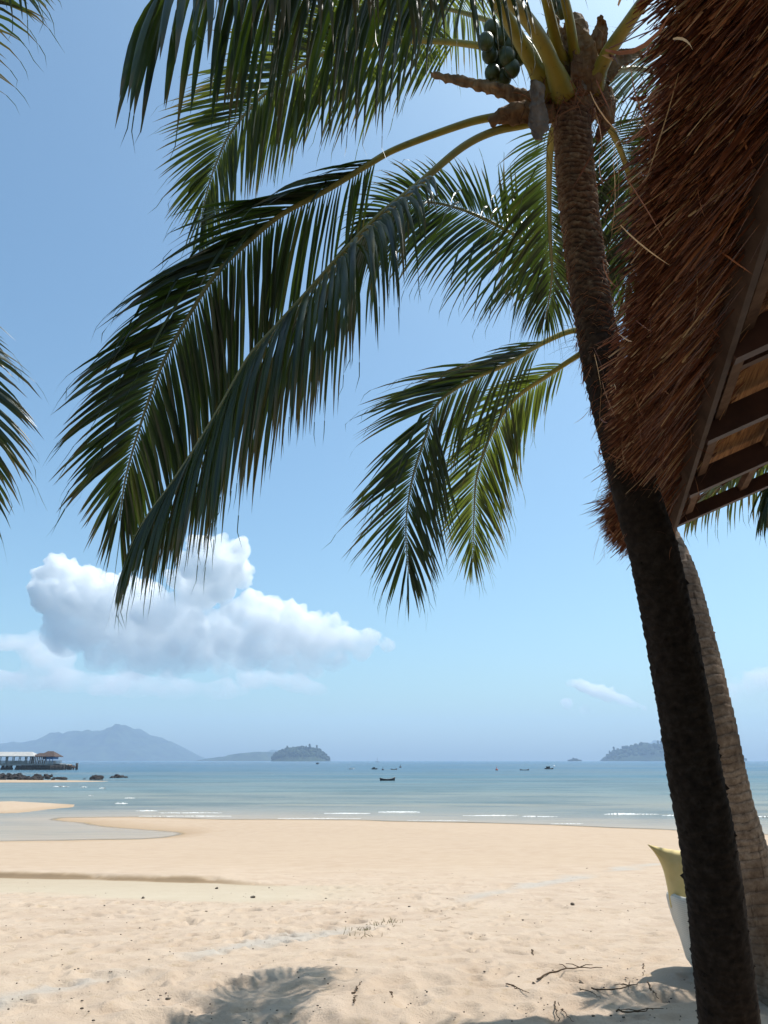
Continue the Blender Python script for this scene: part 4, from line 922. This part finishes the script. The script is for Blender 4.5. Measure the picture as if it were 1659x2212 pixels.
def cushion(loc, rot, label, size=.275, th=.085):
    bm = bmesh.new(); bmesh.ops.create_grid(bm, x_segments=22, y_segments=22, size=1)
    mb = MB(); rnn = random.Random(int(loc[0] * 100)); idx = {}
    for sgn in (1, -1):
        for i in range(23):
            for j in range(23):
                u_, v_ = i / 11 - 1, j / 11 - 1
                h = (max(0, 1 - u_ ** 2) ** .5 * max(0, 1 - v_ ** 2) ** .5) ** .8
                pin = 1 - .13 * (1 - v_ ** 2) * u_ ** 2; pin2 = 1 - .20 * (1 - u_ ** 2) * v_ ** 2
                wr = .012 * noise.noise((u_ * 3 + loc[0], v_ * 3, sgn)) + .010 * noise.noise((u_ * 8, v_ * 5 + loc[0], 2)) * (abs(u_ * v_) + .3)
                edge = abs(u_) > .999 or abs(v_) > .999
                key = (i, j) if edge else (i, j, sgn)
                if key not in idx: idx[key] = mb.vert(Vector((u_ * pin * size * (1 + .30 * v_ + .20 * max(0, v_) ** 2), sgn * (h * th + (0 if edge else wr)), v_ * pin2 * size * .92)))
        for i in range(22):
            for j in range(22):
                q = []
                for (a, b_) in ((i, j), (i + 1, j), (i + 1, j + 1), (i, j + 1)):
                    e = a in (0, 22) or b_ in (0, 22); q.append(idx[(a, b_)] if e else idx[(a, b_, sgn)])
                mb.f.append(tuple(q if sgn < 0 else reversed(q)))
    bm.free()
    o = mb.build('cushion', M['cushion']); o.location = loc; o.rotation_euler = rot
    tag(o, label, 'cushion', 'yellow cushions on the wicker sofa'); 
    s_ = o.modifiers.new('sub', 'SUBSURF'); s_.levels = s_.render_levels = 1
    return o
cushion((2.525, sy + .03, g0 + .70), (R(10), R(3), R(4)), 'yellow cushion with a pointed corner, left of the black palm trunk')
cushion((3.45, sy + .03, g0 + .69), (R(10), R(2), R(-3)), 'yellow cushion cut off by the right edge, beside the ringed trunk')

# ------------------------------------------------------------------ litter on the sand
def twig(pts, r, label, cat='twig', branches=0, seed=0):
    rn = random.Random(seed); G = [ground_hit(*p) + Vector((0, 0, r * .9 + .006)) for p in pts]
    for k in range(1, len(G) - 1): G[k].z += rn.uniform(0, .02)
    root = G[0]; P = resample(G, 14)[0] if len(G) > 1 else G
    P = [p + Vector((rn.gauss(0, .006), rn.gauss(0, .008), rn.gauss(0, .003))) for p in P]
    mb = MB(); mb.tube(P, [r * (1 - .6 * i / 13) for i in range(14)], 6)
    for b_ in range(branches):
        k = rn.randint(3, 10); D = ((P[k] - P[k - 1]).normalized() + Vector((rn.gauss(0, .7), rn.gauss(0, .8), .15))).normalized(); l = rn.uniform(.08, .25)
        mb.tube([P[k], P[k] + D * l * .5, P[k] + D * l + Vector((0, 0, -.02))], [r * .6, r * .5, r * .3], 5)
    o = mb.build('twig', M['twig'], origin=root); tag(o, label, cat, 'dry twigs lying on the sand'); return o
twig([(1160, 2118), (1195, 2105), (1240, 2100), (1302, 2095)], .007, 'long forked twig lying above the frond shadow, mid foreground', branches=3, seed=1)
twig([(1278, 2140), (1310, 2148), (1345, 2145), (1380, 2128)], .006, 'bent twig at the pointed tip of the sofa shadow', branches=3, seed=2)
twig([(1095, 2128), (1118, 2140), (1138, 2148)], .005, 'short twig crossing the left tip of the frond shadow', branches=1, seed=3)
twig([(1398, 2126), (1410, 2146), (1424, 2162)], .006, 'straight twig slanting beside the sofa shadow', seed=4)
twig([(1252, 2140), (1275, 2152), (1298, 2162)], .004, 'thin twig left of the bent twig, inside the dappled shade', seed=5)
twig([(1198, 2168), (1202, 2190), (1206, 2208)], .006, 'upright dark twig near the bottom edge right of the frond shadow', seed=6)
twig([(1205, 2172), (1222, 2196), (1240, 2212)], .004, 'thin slanting twig touching the upright dark twig', seed=7)
twig([(1330, 2190), (1375, 2192), (1412, 2183)], .006, 'wavy twig beside the black trunk in the dappled shade', branches=2, seed=8)
twig([(1150, 2056), (1151, 2068)], .006, 'tiny upright stick alone on the bright sand', seed=9)
twig([(762, 2150), (775, 2135), (781, 2125)], .006, 'slender slanting stick right of the round palm shadow', seed=10)
twig([(765, 2170), (766, 2155)], .005, 'short stick below the slender stick by the round palm shadow', seed=11)
twig([(300, 2148), (311, 2142)], .007, 'curved stick left of the round palm shadow', seed=12)
twig([(1392, 2085), (1388, 2110)], .004, 'thin bent twig on bright sand left of the wicker sofa', seed=13)
twig([(845, 2146), (848, 2158)], .004, 'stubby stick between the two frond shadows', seed=14)
def tuft(x, y, n, label, seed):
    rn = random.Random(seed); p = ground_hit(x, y); mb = MB()
    for i in range(n):
        b0 = p + Vector((rn.gauss(0, .10), rn.gauss(0, .05), -.01)); D = Vector((rn.gauss(0, .55), rn.gauss(0, .4), 1)).normalized(); l = rn.uniform(.025, .07); pp = [b0]
        for j in range(4): pp.append(pp[-1] + D * l / 4); D = (D + Vector((rn.gauss(0, .2), rn.gauss(0, .2), -.15))).normalized()
        mb.blade(pp, SX, [.006, .006, .005, .003, 0], .3, rn.random(), .3)
    o = mb.build('grass_tuft', M['grass'], origin=p); tag(o, label, 'grass tuft', 'sparse grass tufts on the sand')
tuft(775, 2009, 26, 'small dry grass tuft at the left end of the line of tufts', 1)
tuft(776, 2023, 14, 'thin grass tuft below the left end of the line of tufts', 2)
tuft(817, 1999, 26, 'low grass tuft in the middle of the line of tufts', 3)
tuft(842, 1992, 22, 'spiky grass tuft at the right end of the line of tufts', 4)
def pebble(x, y, r, label, seed):
    rn = random.Random(seed); p = ground_hit(x, y); me = RM[seed % 7].copy(); me.materials.clear(); me.materials.append(M['stone'])
    o = bpy.data.objects.new('pebble', me); col.objects.link(o); o.location = p + Vector((0, 0, r * .35)); o.scale = (r * 2.2, r * 1.8, r * 1.5); o.rotation_euler.z = rn.uniform(0, 6)
    tag(o, label, 'pebble', 'dark pebbles on the sand')
pebble(546, 1940, 0.030, 'dark pebble on the damp band, rightmost of three', 1)
pebble(468, 1920, 0.024, 'dark pebble on the damp band, middle of three', 2)
pebble(309, 1941, 0.024, 'dark pebble on the damp band, leftmost of three', 3)
pebble(382, 1867, 0.030, 'flat dark pebble alone on the smooth sand above the dark scarp', 4)
pebble(1255, 2126, .018, 'dark pebble beside the long forked twig', 5)
pebble(1153, 2126, .014, 'dark pebble left of the long forked twig', 6)
pebble(1237, 1955, .03, 'dark pebble by the footprints on the bright right slope', 7)
lit = MB(); rn = random.Random(88)
for i in range(700):
    yd = 1870 + 342 * rn.random() ** 1.1; xd = rn.uniform(-60, 1700)
    p = ground_hit(xd, yd); r = rn.uniform(.002, .007) * (1 + (.8 if rn.random() < .1 else 0)); lit.ellipsoid(p + Vector((0, 0, r * .3)), r * rn.uniform(.8, 2), r * rn.uniform(.8, 1.6), r * .7, 5, 4)
tag(lit.build('shell_grit', M['stone']), 'scattered grit, bark crumbs and shell bits on the sand', 'litter', kind='stuff')

# ------------------------------------------------------------------ clouds
def cloud_mat(name, dens, zlo, zhi, nscale, soft):
    m, nt, out = new_mat(name); g = N(nt, 'ShaderNodeNewGeometry'); s = N(nt, 'ShaderNodeSeparateXYZ'); L(nt, g.outputs['Position'], s.inputs[0])
    h = math_(nt, 'POWER', maprange(nt, s.outputs[2], zlo, zhi, 0.03, 1.), 1.6); n = noise_(nt, nscale, 7, .62, dist=.3); n = maprange(nt, n, .36, .56, soft, 1.)
    v = N(nt, 'ShaderNodeVolumePrincipled'); v.inputs['Color'].default_value = (1, 1, 1, 1); v.inputs['Anisotropy'].default_value = .25
    L(nt, math_(nt, 'MULTIPLY', math_(nt, 'MULTIPLY', h, n), dens), v.inputs['Density']); L(nt, v.outputs[0], out.inputs['Volume'])
    m.cycles.volume_sampling = 'MULTIPLE_IMPORTANCE' if hasattr(m.cycles, 'volume_sampling') else m.cycles.volume_sampling
    try: m.cycles.volume_step_rate = 1.0
    except Exception: pass
    return m
CT = 9600.0
def cloud(name, puffs, mat, label, seed, vox=17, sub=12, flat=1., dt=1.):
    rn = random.Random(seed); bm = bmesh.new(); up = CT / F * K
    def ball(c, r, n=2):
        mtx = Matrix.Translation(c) @ Matrix.Diagonal((r, r * .9, r * flat, 1)); bmesh.ops.create_icosphere(bm, subdivisions=n, radius=1, matrix=mtx)
    for x, y, r in puffs:
        c = U(x, y, CT * dt); rr = r * up * dt; c.y += rn.uniform(-.5, .5) * rr; ball(c, rr)
        for k in range(sub):
            th, z = rn.uniform(0, 6.283), rn.uniform(-.45, 1); q = math.sqrt(max(0, 1 - z * z)); d = Vector((q * math.cos(th), q * math.sin(th) * .9, z * flat)); r2 = rr * rn.uniform(.22, .5); c2 = c + d * rr * .88
            ball(c2, r2, 2)
            for kk in range(3):
                d2 = (d + Vector((rn.gauss(0, .6), rn.gauss(0, .6), rn.gauss(.1, .6)))).normalized(); ball(c2 + d2 * r2 * .85, r2 * rn.uniform(.3, .5), 1)
    me = bpy.data.meshes.new(name); bm.to_mesh(me); bm.free(); me.materials.append(mat)
    o = bpy.data.objects.new(name, me); col.objects.link(o)
    rm = o.modifiers.new('skin', 'REMESH'); rm.mode = 'VOXEL'; rm.voxel_size = vox
    t = bpy.data.textures.new(name, 'CLOUDS'); t.noise_scale = 80; t.noise_depth = 3; d = o.modifiers.new('billow', 'DISPLACE'); d.texture = t; d.strength = 46; d.mid_level = .5; d.texture_coords = 'GLOBAL'
    tag(o, label, 'cloud', 'fair weather clouds over the sea'); return o
CLOUDS = True
if CLOUDS:
    zc = lambda yd: U(400, yd, CT).z
    cm = cloud_mat('cumulus', .019, zc(1505), zc(1270), .0045, .25)
    cloud('cloud', [(432, 1182, 26), (478, 1188, 26), (518, 1190, 26), (402, 1212, 24), (452, 1228, 44), (500, 1226, 40), (522, 1252, 22), (382, 1250, 24), (430, 1278, 44), (476, 1268, 36),
                    (125, 1222, 26), (97, 1242, 22), (150, 1242, 28), (195, 1245, 22), (235, 1258, 24), (262, 1255, 18), (300, 1275, 28), (340, 1285, 24), (105, 1290, 40), (165, 1295, 52), (225, 1315, 52), (285, 1325, 50), (345, 1330, 48), (200, 1365, 46), (265, 1385, 48), (335, 1390, 52), (400, 1355, 50), (425, 1405, 52), (490, 1438, 34), (380, 1425, 50), (300, 1430, 46), (220, 1420, 40),
                    (470, 1372, 40), (450, 1400, 42), (505, 1392, 46), (545, 1412, 46), (150, 1380, 44), (140, 1340, 40), (548, 1298, 26), (510, 1325, 32), (582, 1308, 26), (632, 1332, 30), (680, 1345, 26), (718, 1360, 30), (565, 1350, 46), (622, 1370, 50), (690, 1392, 48), (752, 1382, 30), (798, 1380, 24), (838, 1395, 16), (662, 1432, 40), (600, 1412, 46), (722, 1420, 34), (462, 1338, 22), (780, 1405, 26)],
          cm, 'large billowing white cumulus cloud low over the sea on the left', 1)
    cm2 = cloud_mat('thin_cumulus', .013, zc(1580), zc(1490), .005, .15)
    cloud('cloud', [(1238, 1476, 14), (1262, 1482, 18), (1290, 1492, 20), (1318, 1503, 20), (1345, 1512, 16), (1370, 1522, 12), (1392, 1530, 8), (1225, 1520, 16), (1265, 1535, 14)], cm2, 'small ragged white cloud above the island beside the palm trunk', 2, 26, 8, .8)
    cm3 = cloud_mat('cloud_haze', .0030, zc(1560), zc(1440), .0025, .0)
    cloud('cloud', [(-60, 1400, 60), (20, 1390, 45), (70, 1385, 40), (110, 1420, 60), (-20, 1470, 60), (60, 1475, 50), (140, 1470, 60), (220, 1480, 55), (300, 1485, 60), (380, 1490, 55), (470, 1490, 50), (560, 1470, 50), (640, 1480, 40), (680, 1490, 34)],
          cm3, 'thin grey veil of cloud under the large cumulus', 3, 60, 6, .45, 1.12)
    cloud('cloud', [(1560, 1500, 40), (1610, 1480, 44), (1660, 1470, 50), (1720, 1480, 60), (1620, 1520, 40)], cm3, 'faint thin cloud at the right edge behind the ringed trunk', 4, 60, 6, .6, 1.1)

# ------------------------------------------------------------------ haze
hm, nt, out = new_mat('sea_haze'); v = N(nt, 'ShaderNodeVolumePrincipled'); v.inputs['Color'].default_value = (.60, .77, .99, 1); v.inputs['Density'].default_value = 1.15e-4; v.inputs['Anisotropy'].default_value = .0
L(nt, v.outputs[0], out.inputs['Volume'])
HAZE = True
if HAZE:
    hb = MB(); hb.box(Vector((0, 4450, (SEA - 6 + 455) / 2)), Vector((10200, 0, 0)), Vector((0, 4900, 0)), Vector((0, 0, (455 - SEA + 6) / 2)))
    ho = hb.build('haze', hm, smooth=False); ho['kind'] = 'stuff'; ho['label'] = 'thin blue sea haze filling the air over the bay'; ho['category'] = 'haze'

# ------------------------------------------------------------------ light
SUN = Vector((.42, .23, 1)).normalized(); el = math.asin(SUN.z); az = math.atan2(SUN.x, SUN.y)
w = bpy.data.worlds.new('World'); scene.world = w; w.use_nodes = True; nt = w.node_tree; nt.nodes.clear()
sky = N(nt, 'ShaderNodeTexSky', sky_type='NISHITA'); sky.sun_disc = False; sky.sun_elevation = el; sky.sun_rotation = az
sky.altitude = 0; sky.air_density = 1.0; sky.dust_density = 2.2; sky.ozone_density = 1.0
bg = N(nt, 'ShaderNodeBackground'); bg.inputs['Strength'].default_value = .138; wo = N(nt, 'ShaderNodeOutputWorld')
L(nt, mixc(nt, 1.0, sky.outputs[0], (.765, 1.0, 1.03), 'MULTIPLY'), bg.inputs[0]); L(nt, bg.outputs[0], wo.inputs[0])
ld = bpy.data.lights.new('sun', 'SUN'); ld.energy = 4.4; ld.angle = R(.53); ld.color = (1.0, .96, .90)
sun = bpy.data.objects.new('sun', ld); col.objects.link(sun); sun.rotation_euler = SUN.to_track_quat('Z', 'Y').to_euler(); sun.location = (5, 5, 40)

vs = scene.view_settings; vs.view_transform = 'Standard'; vs.look = 'None'; vs.exposure = .34; vs.gamma = 1
cy = scene.cycles; cy.max_bounces = 40; cy.diffuse_bounces = 3; cy.glossy_bounces = 3; cy.transmission_bounces = 4; cy.volume_bounces = 36; cy.transparent_max_bounces = 12
cy.caustics_reflective = False; cy.caustics_refractive = False; cy.use_denoising = True; cy.sample_clamp_indirect = 6
try: cy.volume_max_steps = 400; cy.volume_step_rate = .14
except Exception: pass
